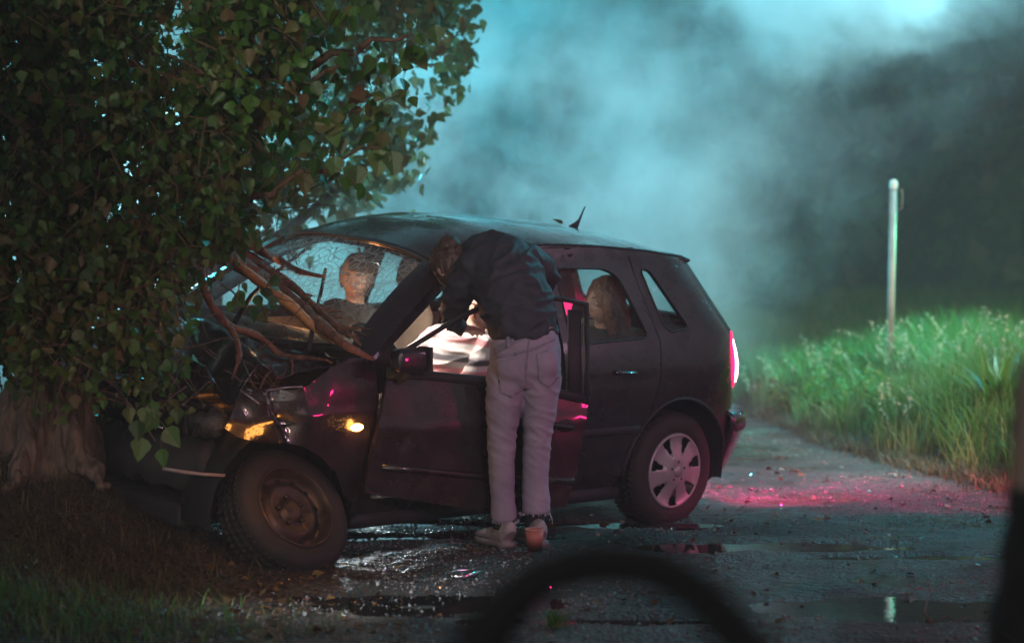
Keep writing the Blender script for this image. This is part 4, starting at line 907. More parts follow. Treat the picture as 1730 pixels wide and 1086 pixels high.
# ---- wheels
M['dark_hole'] = mat('dark_hole', (.004, .004, .004), rough=1)
def wheel(c, n, cover, label=None, squash=0):
    """c hub centre of the outer face, n outward axis (car axes)"""
    n = Vector(n).normalized(); up = Vector((0, 0, 1)); a = (up - n * up.dot(n)).normalized(); bb = n.cross(a); Mx = Matrix((a, bb, n)).transposed().to_4x4(); Mx.translation = Vector(c) - n * .0
    w = bpy.data.objects.new('wheel', None); col.objects.link(w); w.parent = car; w.matrix_local = Mx
    if label: w['label'] = label
    b = MB(); b.lathe([(.185, .0), (.200, .012), (.235, .018), (.268, .008), (.285, -.012), (.290, -.045), (.291, -.085), (.290, -.125), (.285, -.160), (.265, -.180), (.20, -.185), (.185, -.17)], I4, 64)
    t = b.build('tyre', M['rubber'], w)
    tb = MB()
    for k in range(56):     # tread blocks
        th = 2 * math.pi * k / 56
        for h0, sh in ((-.035, 0), (-.075, .5), (-.115, 0), (-.150, .5)):
            q = th + sh * 2 * math.pi / 56; c0 = Vector((math.cos(q), math.sin(q), 0)); tt = Vector((-math.sin(q), math.cos(q), 0)); m3 = Matrix((c0, tt, Vector((0, 0, 1)))).transposed()
            tb.box(c0 * .2905 + Vector((0, 0, h0)), (.004, .022, .030), m3)
    tb.build('tread', M['rubber'], t)['kind'] = 'stuff'
    if cover:
        b = MB(); n_ = 7; seg = 112; prof = [(.192, .006), (.186, .016), (.176, .014), (.165, .006), (.135, .010), (.10, .018), (.07, .030), (.045, .034), (.03, .032), (.0005, .033)]
        vs = []
        for r, h in prof:
            for j in range(seg): th = 2 * math.pi * j / seg; vs.append((r * math.cos(th), r * math.sin(th), h))
        fs = []
        for i in range(len(prof) - 1):
            for j in range(seg):
                ph = (j + .5) / seg * n_ % 1
                hole = prof[i][0] <= .177 and prof[i + 1][0] >= .095 and abs(ph - .5) < (.20 if i == 2 else .19 if i == 3 else .14)
                if not hole: fs.append((i * seg + j, i * seg + (j + 1) % seg, (i + 1) * seg + (j + 1) % seg, (i + 1) * seg + j))
        b.add(vs, fs); hc = b.build('hubcap', M['hubcap'], w); mod(hc, 'SOLIDIFY', thickness=.006, offset=-1)
        b = MB(); b.lathe([(.030, .033), (.028, .038), (.0005, .039)], I4, 24)
        b.build('centre_badge', M['hubcap'], hc)
        for k in range(5): b = MB(); q = 2 * math.pi * k / 5; b.tube([(.048 * math.cos(q), .048 * math.sin(q), .028), (.048 * math.cos(q), .048 * math.sin(q), .0352)], .0065, 8); b.build('bolt_cap', M['black_plastic'], hc)
        b = MB(); b.lathe([(.188, -.004), (.15, -.05), (.0005, -.06)], I4, 40); b.build('rim', M['dark_metal'], w)
    else:
        b = MB(); b.lathe([(.194, .008), (.190, .018), (.182, .012), (.176, -.014), (.166, -.045), (.150, -.052), (.138, -.040), (.120, -.020), (.105, -.018), (.080, -.032), (.055, -.036), (.050, -.016), (.030, -.008), (.0005, -.008)], I4, 64); rm = b.build('rim', M['rusty_steel'], w)
        for k in range(12): b = MB(); q = 2 * math.pi * k / 12; m3 = Matrix.Translation((.148 * math.cos(q), .148 * math.sin(q), -.0405)) @ Matrix.Rotation(q, 4, 'Z'); b.lathe([(.0115, 0.001), (.0005, 0.001)], m3, 12); b.build('vent_hole', M['dark_hole'], rm)
        for k in range(5): b = MB(); q = 2 * math.pi * k / 5; b.tube([(.065 * math.cos(q), .065 * math.sin(q), -.034), (.065 * math.cos(q), .065 * math.sin(q), -.018)], .010, 6); b.build('wheel_bolt', M['rusty_steel'], rm)
    return w
wheel((-1.23, .785, .29), (0, 1, .02), True)
wheel((-1.23, -.785, .29), (0, -1, 0), True)
nw_ = CI.to_3x3() @ Vector((.62, -.58, .52)); fh = on(498, 857, .80)
wheel(fh, nw_, False, 'front wheel turned out and tipped on its broken axle, bare steel rim')
wheel((1.22, -.78, .29), (.15, -1, 0), False)
# amber glow of the smashed front indicator by the wheel
ind = Vector((1.66, .42, .62)); b = MB(); b.ball(ind, (.012, .02, .012), n=8); b.build('front_indicator', M['chrome'], car)
light('front_indicator_light', 'POINT', CM @ Vector((1.47, 1.0, .52)), None, 1.1, (1, .36, .07), .03)

hang = Vector((1.28, .50, .86)); b = MB(); b.ball(hang, (.012, .012, .02), n=8); b.tube([hang, hang + Vector((.02, -.05, -.06)), hang + Vector((.05, -.1, -.1))], .004, 5); b.build('hanging_indicator_bulb', emis('lit_amber_bulb', (1, .35, .05), 4), car)
light('hanging_bulb_light', 'POINT', CM @ (hang + Vector((0, 0, .04))), None, 2.6, (1, .36, .07), .02)
# ---- the driver door: swung ajar and hanging low. Its plane is set by two points; outline traced on that plane
hinge = CM @ Vector((.80, .815, .6)); th = R(27)         # angle of the door to the picture plane
dd = Vector((math.cos(th), math.sin(th), 0)); dn = Vector((math.sin(th), -math.cos(th), 0))
DM = Matrix((dd, dn, Vector((0, 0, 1)))).transposed().to_4x4(); DM.translation = Vector((hinge.x, hinge.y, 0)); DI = DM.inverted()
def ond(px, py, w=0):
    o = DI @ Vector((0, 0, CAM_H)); d = DI.to_3x3() @ Vector(ray(px, py)); t = (w - o.y) / d.y; p = o + d * t; return (p.x, p.z)
near_door = bpy.data.objects.new('front_door', None); col.objects.link(near_door); near_door.parent = car; near_door.matrix_local = CI @ DM
near_door['label'] = 'driver door ajar, sagging on its bent hinge, window gone'
def dsurf(s, z, off=0):
    bul = .030 * (1 - ((z - .52) / .34) ** 2) if z > .1 else 0; bul = max(bul, -.16 * max(0, z - .80) - .004) if z > .72 else bul
    bul += .006 * math.exp(-((z - .58) / .02) ** 2)
    return Vector((s, bul + off, z))
lo = [ond(*q) for q in ((655, 628), (820, 640), (990, 672), (986, 700), (972, 780), (956, 856), (870, 866), (806, 862), (735, 850), (612, 832), (622, 770), (640, 700))]
def door_noise(v): return v + Vector((0, .010 * noise.fractal(Vector((v.x * 3, v.z * 3, 4)), 1, 2, 2), 0))
dp = panel('door_skin', lo, [], dsurf, M['paint'], near_door, (0, 1, 0), .03, .035, door_noise)
b = MB(); b.tube([Vector((*ond(x, y), 0)).xzy + Vector((0, dsurf(*ond(x, y)).y + .004, 0)) for x, y in ((652, 630), (720, 634), (820, 643), (900, 655), (990, 675))], [(.022, .012)] * 5, 8, side=(0, 0, 1)); b.build('waist_seal', M['black_plastic'], near_door)
fr = [(656, 612), (700, 585), (784, 536), (850, 510), (905, 502), (960, 506), (1000, 515), (995, 560), (990, 620), (986, 676)]
b = MB(); b.tube([Vector((s, dsurf(s, z).y, z)) for s, z in [ond(*q) for q in fr]], [(.014, .012)] * 6 + [(.020, .013)] * 4, 8, side=(0, 1, 0)); b.build('window_frame', M['black_plastic'], near_door)
b = MB(); q0 = [ond(*q) for q in ((980, 525), (972, 600), (968, 670))]; b.tube([Vector((s, dsurf(s, z).y - .008, z)) for s, z in q0], [(.008, .036)] * 3, 8, side=(0, 1, 0)); b.build('frame_post', M['black_plastic'], near_door)
mz = [ond(*q) for q in ((640, 788), (700, 793), (780, 801), (870, 808), (965, 812))]; b = MB(); b.tube([dsurf(s, z, .006) for s, z in mz], [(.016, .008)] * 5, 8, side=(0, 0, 1)); b.build('moulding', M['paint'], near_door)
hz = [ond(*q) for q in ((925, 716), (932, 716), (945, 718), (957, 720), (963, 721))]; b = MB(); b.tube([dsurf(s, z, o) for (s, z), o in zip(hz, (.004, .022, .026, .022, .004))], [(.012, .009)] * 5, 8, side=(0, 0, 1)); b.build('handle', M['black_plastic'], near_door)
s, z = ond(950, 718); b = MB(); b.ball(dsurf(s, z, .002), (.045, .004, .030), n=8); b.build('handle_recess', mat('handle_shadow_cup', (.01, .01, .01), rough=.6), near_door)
# inner card
inner = [(s + .012 if s < .5 else s - .02, z + .02 if z < .6 else z - .03) for s, z in lo]; panel('door_card', inner, [], lambda s, z: dsurf(s, z, -.06), M['interior'], near_door, (0, -1, 0), .01, .08)
# mirror
s, z = ond(690, 608, .10); mm = MB(); mm.box((0, 0, 0), (.168, .085, .108), bevel=.032); mv = Matrix.Translation((s, .11, z)) @ Matrix.Rotation(R(-12), 4, 'Z')
mir = mesh_obj('door_mirror', [mv @ v for v in mm.v], mm.f, M['paint'], near_door)
b = MB(); b.box((0, 0, 0), (.012, .10, .112), bevel=.005); b.v = [mv @ (v + Vector((.088, 0, 0))) for v in b.v]; b.build('mirror_rim', M['black_plastic'], mir)
b = MB(); b.tube([mv @ Vector((0, 0, -.045)), Vector((s - .01, .02, z - .075))], [(.03, .02), (.04, .02)], 8); b.build('mirror_foot', M['black_plastic'], mir)
# small yellow leaf lying on the roof
lf = bpy.data.objects.new('fallen_leaf', fl); col.objects.link(lf); q = CM @ (roofp(.785, -.02) + Vector((0, 0, .012))); lf.location = q; lf.scale = (.05, .05, .05); lf.rotation_euler = (.5, .3, 1.9); tag(lf, 'curled yellow leaf lying on the car roof beside the antenna', 'leaf')
# ================================================================== SMOKE drifting behind the car, lit by the lamps behind it
def smoke(name, label, lo, hi, nodes_fn, color=(.9, .95, 1), aniso=.2):
    b = MB(); c = (Vector(lo) + Vector(hi)) / 2; b.box(c, Vector(hi) - Vector(lo)); m = bpy.data.materials.new(name); m.use_nodes = True; nt = m.node_tree; nt.nodes.clear()
    out = N(nt, 'ShaderNodeOutputMaterial'); pv = N(nt, 'ShaderNodeVolumePrincipled'); pv.inputs['Color'].default_value = (*color, 1); pv.inputs['Anisotropy'].default_value = aniso
    nt.links.new(nodes_fn(nt), pv.inputs['Density']); nt.links.new(pv.outputs[0], out.inputs['Volume'])
    o = b.build(name, m); tag(o, label, kind='stuff'); return o
def vm(nt, op, a, b=None, c=None):
    k = N(nt, 'ShaderNodeMath', operation=op)
    for i, q in enumerate((a, b, c)):
        if q is None: continue
        if isinstance(q, (int, float)): k.inputs[i].default_value = q
        else: nt.links.new(q, k.inputs[i])
    return k.outputs[0]
def mr(nt, v, a, b, c=0, d=1, smooth=True):
    k = N(nt, 'ShaderNodeMapRange'); k.interpolation_type = 'SMOOTHSTEP' if smooth else 'LINEAR'; nt.links.new(v, k.inputs[0])
    for i, q in enumerate((a, b, c, d)): k.inputs[i + 1].default_value = q
    return k.outputs[0]
def cloud(nt):
    tc = N(nt, 'ShaderNodeTexCoord'); P = tc.outputs['Object']; s = N(nt, 'ShaderNodeSeparateXYZ'); nt.links.new(P, s.inputs[0]); X, Y, Z = s.outputs
    def noi(scale, det, dist=0, off=(0, 0, 0), st=(1, 1, 1)):
        mp = N(nt, 'ShaderNodeMapping'); nt.links.new(P, mp.inputs[0]); mp.inputs['Location'].default_value = off; mp.inputs['Scale'].default_value = st
        n = N(nt, 'ShaderNodeTexNoise'); n.inputs['Scale'].default_value = scale; n.inputs['Detail'].default_value = det; n.inputs['Distortion'].default_value = dist; n.inputs['Roughness'].default_value = .55; nt.links.new(mp.outputs[0], n.inputs[0]); return n.outputs[0]
    def ell(c, r, soft=1.0):
        mp = N(nt, 'ShaderNodeVectorMath', operation='SUBTRACT'); nt.links.new(P, mp.inputs[0]); mp.inputs[1].default_value = c
        dv = N(nt, 'ShaderNodeVectorMath', operation='DIVIDE'); nt.links.new(mp.outputs[0], dv.inputs[0]); dv.inputs[1].default_value = r
        ln = N(nt, 'ShaderNodeVectorMath', operation='LENGTH'); nt.links.new(dv.outputs[0], ln.inputs[0]); return ln.outputs['Value']
    fine = noi(3.4, 5, .6, (1, 2, 3)); big = noi(.6, 5, .5, (3.1, 0, 1.7)); wisp = noi(1.35, 6, .5, (0, 5, 2))
    body = vm(nt, 'MULTIPLY', mr(nt, X, 2.6, -2.4, .07, 1.0), mr(nt, vm(nt, 'ADD', vm(nt, 'MULTIPLY', big, .65), vm(nt, 'MULTIPLY', wisp, .35)), .47, .60, .012, 1.25))
    body = vm(nt, 'MULTIPLY', body, .75)
    def puff(c, r, amp, th=.25):
        d = ell(c, r); f = vm(nt, 'SUBTRACT', 1.0, d); f = vm(nt, 'ADD', f, vm(nt, 'MULTIPLY_ADD', wisp, 2.2, -1.1)); return vm(nt, 'MULTIPLY', mr(nt, f, 0, th + .35), amp)
    tot = vm(nt, 'MULTIPLY', body, mr(nt, fine, .38, .58, .12, 1.4))
    for q in PUFFS: tot = vm(nt, 'ADD', tot, puff(*q))
    tot = vm(nt, 'MULTIPLY', tot, mr(nt, Z, 5.4, 4.2)); tot = vm(nt, 'MULTIPLY', tot, mr(nt, Y, 12.9, 14.0)); tot = vm(nt, 'MULTIPLY', tot, mr(nt, Y, 18.6, 17.0))
    low = mr(nt, vm(nt, 'SUBTRACT', Z, vm(nt, 'MULTIPLY_ADD', X, .9, -.9)), -.3, .6); tot = vm(nt, 'MULTIPLY', tot, low)
    return tot
PUFFS = [((2.2, 15.6, 3.05), (1.15, .9, .60), 2.0), ((.95, 14.6, 1.45), (.75, .9, .95), .6), ((-1.9, 15.2, 1.3), (1.3, 1.2, 1.3), .35), ((-.75, 15, 2.9), (1.0, 1, .7), .55)]
smoke('smoke', 'drifting white smoke rolling behind the crashed car', (-6.5, 12.9, .05), (5.2, 19.0, 5.5), cloud)

# thin haze added over the whole set to lift the darks
b = MB(); b.box((0, 15, 6), (120, 100, 14.4)); hz_ = N
mh = bpy.data.materials.new('haze'); mh.use_nodes = True; nth = mh.node_tree; nth.nodes.clear(); oh = N(nth, 'ShaderNodeOutputMaterial'); pvh = N(nth, 'ShaderNodeVolumePrincipled')
pvh.inputs['Color'].default_value = (.95, .95, 1, 1); pvh.inputs['Density'].default_value = .005; nth.links.new(pvh.outputs[0], oh.inputs['Volume'])
tag(b.build('haze', mh), 'thin haze volume added over the set to lift the darks', kind='stuff')
# ================================================================== PEOPLE
def head_mesh(h=.235, nose=1.0, n=44):
    """a face: x forward, y left, z up, origin at the head centre; returns verts, faces"""
    b = MB(); b.ball((0, 0, 0), 1, n=n); out = []
    H = h / 2
    for v in b.v:
        x, y, z = v
        # skull
        X = x * (.098 if x < 0 else .090); Y = y * .076; Z = z * H
        if z < 0: Y *= 1 - .34 * (-z) ** 1.6; X *= 1 - (.10 if x > 0 else .45) * (-z) ** 1.5
        if z > 0: X *= 1 + .04 * z
        if x > .2:
            f = (x - .2) / .8; g = lambda cy, cz, sy, sz: math.exp(-((y - cy) / sy) ** 2 - ((z - cz) / sz) ** 2)
            X += f * (.020 * nose * g(0, -.22, .15, .12) + .012 * nose * g(0, -.05, .12, .2) + .006 * g(0, .16, .6, .10) - .012 * (g(.40, .0, .2, .13) + g(-.40, .0, .2, .13))
                 + .009 * g(0, -.50, .26, .055) + .008 * g(0, -.60, .22, .05) - .006 * g(0, -.55, .28, .02) + .010 * g(0, -.85, .3, .12) - .004 * g(0, -.70, .3, .05) + .005 * (g(.5, -.3, .25, .2) + g(-.5, -.3, .25, .2)))
        out.append(Vector((X, Y, Z)))
    return out, b.f
def add_head(parent, Mx, skin, h=.235, lips=True, blood=False):
    """head + neck stub are one mesh with the body elsewhere; here eyes, ears, lips on top of the head transform Mx"""
    b = MB()
    for s in (1, -1): b.ball(Mx @ Vector((.080, s * .031, .002)), .0115, n=8)
    b.build('eye', mat('eye_white', (.65, .62, .6), rough=.2), parent)
    b = MB()
    for s in (1, -1): b.ball(Mx @ Vector((.0895, s * .031, .002)), .0045, n=6)
    b.build('iris', mat('iris', (.03, .02, .015), rough=.1), parent)
    b = MB(); b.tube([Mx @ Vector((.092 + .006 * (1 - (t / .022) ** 2), t, -.0645 - .003 * abs(t) / .022)) for t in np.linspace(-.024, .024, 9)], [(.005 * (1 - .6 * abs(t)), .004) for t in np.linspace(-1, 1, 9)], 8, side=(0, 0, 1)); b.build('mouth', M['lips'], parent)
    b = MB()
    for s in (1, -1): b.tube([Mx @ Vector((.097 - .006 * abs(t), s * (.018 + .028 * t), .030 + .006 * math.sin(t * 3))) for t in (0, .3, .6, 1)], [.0035, .0035, .003, .001], 5)
    b.build('eyebrows', M['hair'], parent)
def ear(b, Mx):
    for s in (1, -1): b.ball(Mx @ Vector((-.005, s * .076, -.005)), (.016, .008, .030), Mx.to_3x3() @ Matrix.Rotation(R(s * 20), 3, 'Z'), n=8)
def hand(b, wrist, d, up, L=.18, side=1, curl=.5):
    """palm and five fingers; d = direction of the fingers, up = back of the hand"""
    w = Vector(wrist); d = Vector(d).normalized(); up = Vector(up); up = (up - d * up.dot(d)).normalized(); s = d.cross(up) * side
    b.tube([w - d * .03, w + d * .01, w + d * .05, w + d * .088], [(.021, .027), (.018, .030), (.015, .040), (.012, .040)], 12, side=up)
    for k, (o, ln) in enumerate(((-.030, .062), (-.010, .074), (.010, .078), (.030, .070))):
        p = w + d * .075 + s * o; dirn = d.copy(); pts = [p]
        for q, f in enumerate((.45, .32, .23)):
            dirn = (dirn - up * curl * (.35 + .25 * q)).normalized(); pts.append(pts[-1] + dirn * ln * f)
        b.tube([w + d * .05 + s * o * .8] + pts, [.0095, .0095, .0088, .008, .0062], 8)
    t0 = w + d * .02 + s * .026; b.tube([t0, t0 + d * .03 + s * .022 - up * .01, t0 + d * .058 + s * .030 - up * .022, t0 + d * .078 + s * .026 - up * .03], [.013, .0115, .010, .0075], 8)
def wr(scale=14, amp=.006, seed=0, st=(1, 1, 1)):
    def f(co, n):
        q = Vector((co.x * st[0], co.y * st[1], co.z * st[2])) * scale + Vector((seed, seed * 2, 0))
        r = 1 - abs(noise.noise(q)) * 2; return n * (amp * (r * r - .4) + amp * .35 * noise.noise(q * 2.7))
    return f
def basis(fwd, up):
    f = Vector(fwd).normalized(); u = Vector(up); u = (u - f * u.dot(f)).normalized(); l = u.cross(f); return Matrix((f, l, u)).transposed()
def person(label, loc, group=None):
    return empty('person', loc, label, 'person', group)
def fin(o, root):  # world-space mesh under a root that is only translated
    loc = Vector(root.location)
    for v in o.data.vertices: v.co -= loc
    return o
def pm(name, me, m, root): return fin(mobj(name, me, m, root), root)
def pb(mb, name, m, root, world_root=None):
    o = mb.build(name, m, root); l = Vector((world_root or root).location)
    for v in o.data.vertices: v.co -= l
    return o
def decal(poly_px, bvh, thick, name, m, parent, root, sp=.012, d=10.4):
    """a thin cloth piece laid on the garment: outline seen from the front, pressed on by ray casting"""
    pts = [W(x, y, d) for x, y in poly_px]; V2, F2 = cdt([(p.x, p.z) for p in pts], (), sp); vs = []; o = Vector((0, 0, CAM_H))
    for (x, z) in V2:
        dr = (Vector((x, d, z)) - o).normalized(); hit = bvh.ray_cast(o, dr)
        vs.append(hit[0] - dr * thick if hit[0] is not None else None)
    good = [i for i, v in enumerate(vs) if v is not None]; mp = {i: k for k, i in enumerate(good)}
    me = bpy.data.meshes.new(name); l = Vector(root.location)
    me.from_pydata([vs[i] - l for i in good], [], [tuple(mp[i] for i in f) for f in F2 if all(i in mp for i in f)]); me.update()
    o_ = mobj(name, me, m, parent); mod(o_, 'SOLIDIFY', thickness=thick * 1.6, offset=0); return o_

# ---------------------------------------------------------------- the woman bending over the door
wr_ = W(872, 915, 10.62); wz = ghs(wr_.x, 10.62)
woman = person('woman in black jacket and washed jeans bending over the open driver door, seen from behind', (wr_.x, 10.62, wz))
D = 10.62
# jeans
b = MB()
Lg = [((893, 560), 10.60, .105, .12), ((872, 600), 10.60, .105, .125), ((857, 640), 10.60, .096, .118), ((850, 690), 10.60, .078, .098), ((848, 740), 10.60, .065, .082), ((847, 785), 10.61, .058, .070), ((849, 830), 10.62, .055, .068), ((852, 879), 10.62, .058, .070)]
Rg = [((893, 560), 10.60, .105, .12), ((908, 600), 10.60, .102, .125), ((914, 640), 10.60, .090, .118), ((912, 690), 10.62, .077, .098), ((908, 740), 10.64, .065, .082), ((905, 780), 10.65, .060, .070), ((904, 820), 10.66, .061, .068), ((906, 866), 10.66, .066, .072)]
for leg in (Lg, Rg): b.tube([W(*p, d) for p, d, _, _ in leg], [(a_, c_) for _, _, a_, c_ in leg], 20, side=(1, 0, 0))
b.tube([W(893, 540, 10.62), W(892, 560, 10.60), W(888, 585, 10.58), W(887, 620, 10.58), W(884, 640, 10.60)], [(.120, .105), (.134, .118), (.158, .130), (.158, .128), (.11, .105)], 24, side=(1, 0, .1))
# buttocks
b.ball(W(863, 615, 10.53), (.082, .080, .095), n=12); b.ball(W(915, 610, 10.53), (.080, .080, .095), n=12)
def jd(co, n):
    z = co.z - wz; a = 0
    q = Vector((co.x * 9, co.y * 5, co.z * 22 + co.x * 12)); r = 1 - abs(noise.noise(q)) * 2
    kz = math.exp(-((z - .50) / .12) ** 2) * .8 + .7 * math.exp(-((z - .72) / .08) ** 2) + .3 * math.exp(-((z - .18) / .12) ** 2) + .16
    a += .0085 * kz * (r * r - .35)
    q2 = Vector((co.x * 22, co.y * 22, co.z * 8)); a += .0025 * noise.noise(q2)
    return n * a
jm = remesh(b, .0085, 2, jd); jb = bvh_of(jm); jeans = pm('jeans', jm, M['denim'], woman)
# frayed hems, seams, pockets, belt, patch
decal([(838, 612), (884, 602), (888, 655), (864, 672), (845, 663)], jb, .0022, 'back_pocket', M['denim'], jeans, woman)
decal([(906, 598), (942, 585), (946, 636), (928, 655), (911, 645)], jb, .0022, 'back_pocket', M['denim'], jeans, woman)
decal([(834, 588), (870, 568), (935, 545), (937, 553), (872, 579), (835, 600)], jb, .002, 'waistband', M['denim_dark'], jeans, woman)
decal([(919, 543), (936, 538), (939, 552), (923, 558)], jb, .005, 'leather_patch', M['patch'], jeans, woman)
for q in ((858, 574), (895, 556)): decal([(q[0] - 3, q[1] - 4), (q[0] + 3, q[1] - 6), (q[0] + 4, q[1] + 12), (q[0] - 2, q[1] + 14)], jb, .0055, 'belt_loop', M['denim_dark'], jeans, woman)
decal([(894, 560), (897, 559), (892, 610), (888, 660), (885, 660), (889, 610)], jb, .0016, 'seam', M['denim_dark'], jeans, woman)
decal([(838, 600), (868, 596), (889, 590), (905, 585), (938, 570), (938, 574), (905, 590), (889, 595), (868, 601), (838, 606)], jb, .0016, 'seam', M['denim_dark'], jeans, woman)
hem = MB()
for (cx, cy, dd_, ra) in ((854, 879, 10.62, .060), (903, 866, 10.66, .068)):
    c = W(cx, cy, dd_)
    for k in range(110):
        t = rng.uniform(0, 6.28); p = c + Vector((math.cos(t) * ra, math.sin(t) * ra * 1.1, .004)); hem.tube([p, p + Vector((rng.normal(0, .003), rng.normal(0, .003), -rng.uniform(.004, .016)))], .0007, 3, cap=False)
p = W(929, 866, 10.62); hem.tube([p, p + Vector((.008, 0, -.02)), p + Vector((.012, -.003, -.05))], .0014, 4); hem.tube([p, p + Vector((.004, 0, -.02)), p + Vector((-.004, -.003, -.035))], .0012, 4)
o = pb(hem, 'frayed_hem', mat('white_thread', (.6, .6, .65), rough=.9), jeans, woman); o['kind'] = 'stuff'
# jacket
b = MB()
T = [(W(889, 572, 10.60), (.148, .140)), (W(884, 545, 10.60), (.158, .148)), (W(872, 510, 10.62), (.165, .145)), (W(858, 478, 10.66), (.168, .145)), (W(842, 450, 10.72), (.165, .135)), (W(822, 432, 10.79), (.13, .11)), (W(800, 428, 10.84), (.075, .075)), (W(785, 432, 10.85), (.058, .06))]
b.tube([t[0] for t in T], [(t[1][0], t[1][1]) for t in T], 22, side=(.85, 0, .35))
b.tube([W(828, 452, 10.70), W(800, 452, 10.70), W(782, 480, 10.74), W(768, 512, 10.80), W(762, 530, 10.86), W(768, 546, 10.95), W(778, 552, 11.02)], [.085, .088, .072, .062, .055, .046, .038], 16)          # left arm down into the car
b.tube([W(860, 455, 10.78), W(888, 438, 10.80), W(912, 450, 10.86), W(925, 468, 10.92), W(918, 478, 11.05), W(900, 482, 11.15)], [.08, .082, .068, .06, .05, .04], 16)   # right arm resting on the car
def jk(co, n):
    q = Vector((co.x * 7 + co.z * 5, co.y * 6, co.z * 16 - co.x * 8)); r = 1 - abs(noise.noise(q)) * 2
    q2 = Vector((co.x * 24, co.y * 24, co.z * 30)); return n * (.015 * (r * r - .35) + .005 * noise.noise(q2))
jm2 = remesh(b, .009, 1, jk); jacket = pm('jacket', jm2, M['jacket'], woman)
# hem band and collar
b = MB(); c = W(784, 431, 10.85); b.tube([c + Matrix.Rotation(R(70), 3, 'Y') @ Vector((.056 * math.cos(t), .056 * math.sin(t), 0)) for t in np.linspace(0, 2 * math.pi, 25)], .012, 8); pb(b, 'collar', M['jacket'], jacket, woman)
# body: continuous figure under the clothes, with head and hands
HM = basis((-.62, .72, -.62), (-.55, .35, .75)).to_4x4(); HM.translation = W(762, 452, 10.84)
b = MB(); hv_, hf_ = head_mesh(.225); b.add([HM @ v for v in hv_], hf_); ear(b, HM)
b.tube([W(815, 440, 10.80), W(790, 434, 10.84), W(772, 442, 10.85)], [.055, .050, .050], 14)
b.tube([t[0] for t in T[:6]], [(t[1][0] * .82, t[1][1] * .82) for t in T[:6]], 16, side=(.85, 0, .35))
b.tube([W(828, 452, 10.70), W(800, 456, 10.71), W(768, 512, 10.80), W(768, 546, 10.95), W(782, 554, 11.06)], [.05, .05, .042, .032, .026], 12)
hand(b, W(784, 555, 11.07), (.5, .9, -.1), (-.2, .1, 1), curl=.5)
b.tube([W(860, 455, 10.78), W(888, 442, 10.80), W(925, 468, 10.92), W(900, 482, 11.17)], [.05, .05, .042, .026], 12)
hand(b, W(897, 484, 11.19), (-.7, .7, .0), (0, -.3, 1), side=-1, curl=.3)
for leg, ank in ((Lg, W(852, 896, 10.62)), (Rg, W(900, 889, 10.70))):
    b.tube([W(*p, d) for p, d, _, _ in leg[:-1]] + [ank], [(a_ * .78, c_ * .78) for _, _, a_, c_ in leg[:-1]] + [(.036, .040)], 14, side=(1, 0, 0))
bm_ = remesh(b, .006, 1); body = pm('body', bm_, M['skin'], woman)
E_ = empty('face', (0, 0, 0)); bpy.data.objects.remove(E_)
add_h = MB()
# hair: cap, pulled-back strands, bun
def hair_disp(amp=.004, sc_=60):
    return lambda co, n: n * amp * (noise.noise(Vector((co.x * sc_, co.y * sc_, co.z * sc_ * .3))) + .6 * noise.noise(Vector((co.x * sc_ * 2.5, co.y * sc_ * 2.5, co.z * sc_))))
b = MB(); b.ball(HM @ Vector((-.012, 0, .012)), 1, HM.to_3x3() @ Matrix.Diagonal((.100, .083, .112)), n=22); b.ball(HM @ Vector((-.075, 0, .055)), .030, n=12)
bun = W(760, 414, 10.80); b.ball(bun, (.047, .045, .042), n=16); b.tube([HM @ Vector((-.07, 0, .05)), bun], [.05, .035], 12)
hairm = remesh(b, .004, 1, hair_disp(.006, 50)); hair = pm('hair', hairm, M['hair'], woman)
st = MB()
for k in range(260):
    c = bun if k < 120 else HM @ Vector((-.012, 0, .012)); r = .046 if k < 120 else .10
    d = Vector(rng.normal(0, 1, 3)).normalized(); 
    if k >= 120 and (HM.to_3x3().inverted() @ d).x > .35: continue
    p = c + d * r * .96; t = d.cross(Vector(rng.normal(0, 1, 3))).normalized(); st.tube([p, p + t * .03 + d * .004, p + t * .055 + d * rng.uniform(-.004, .012)], .0007, 3, cap=False)
o = pb(st, 'loose_strands', M['hair'], hair, woman); o['kind'] = 'stuff'
fe = MB(); 
for s in (1, -1): fe.ball(HM @ Vector((.080, s * .031, .002)), .0115, n=8)
pb(fe, 'eyes', mat('eye_white', (.65, .62, .6), rough=.2), body, woman)
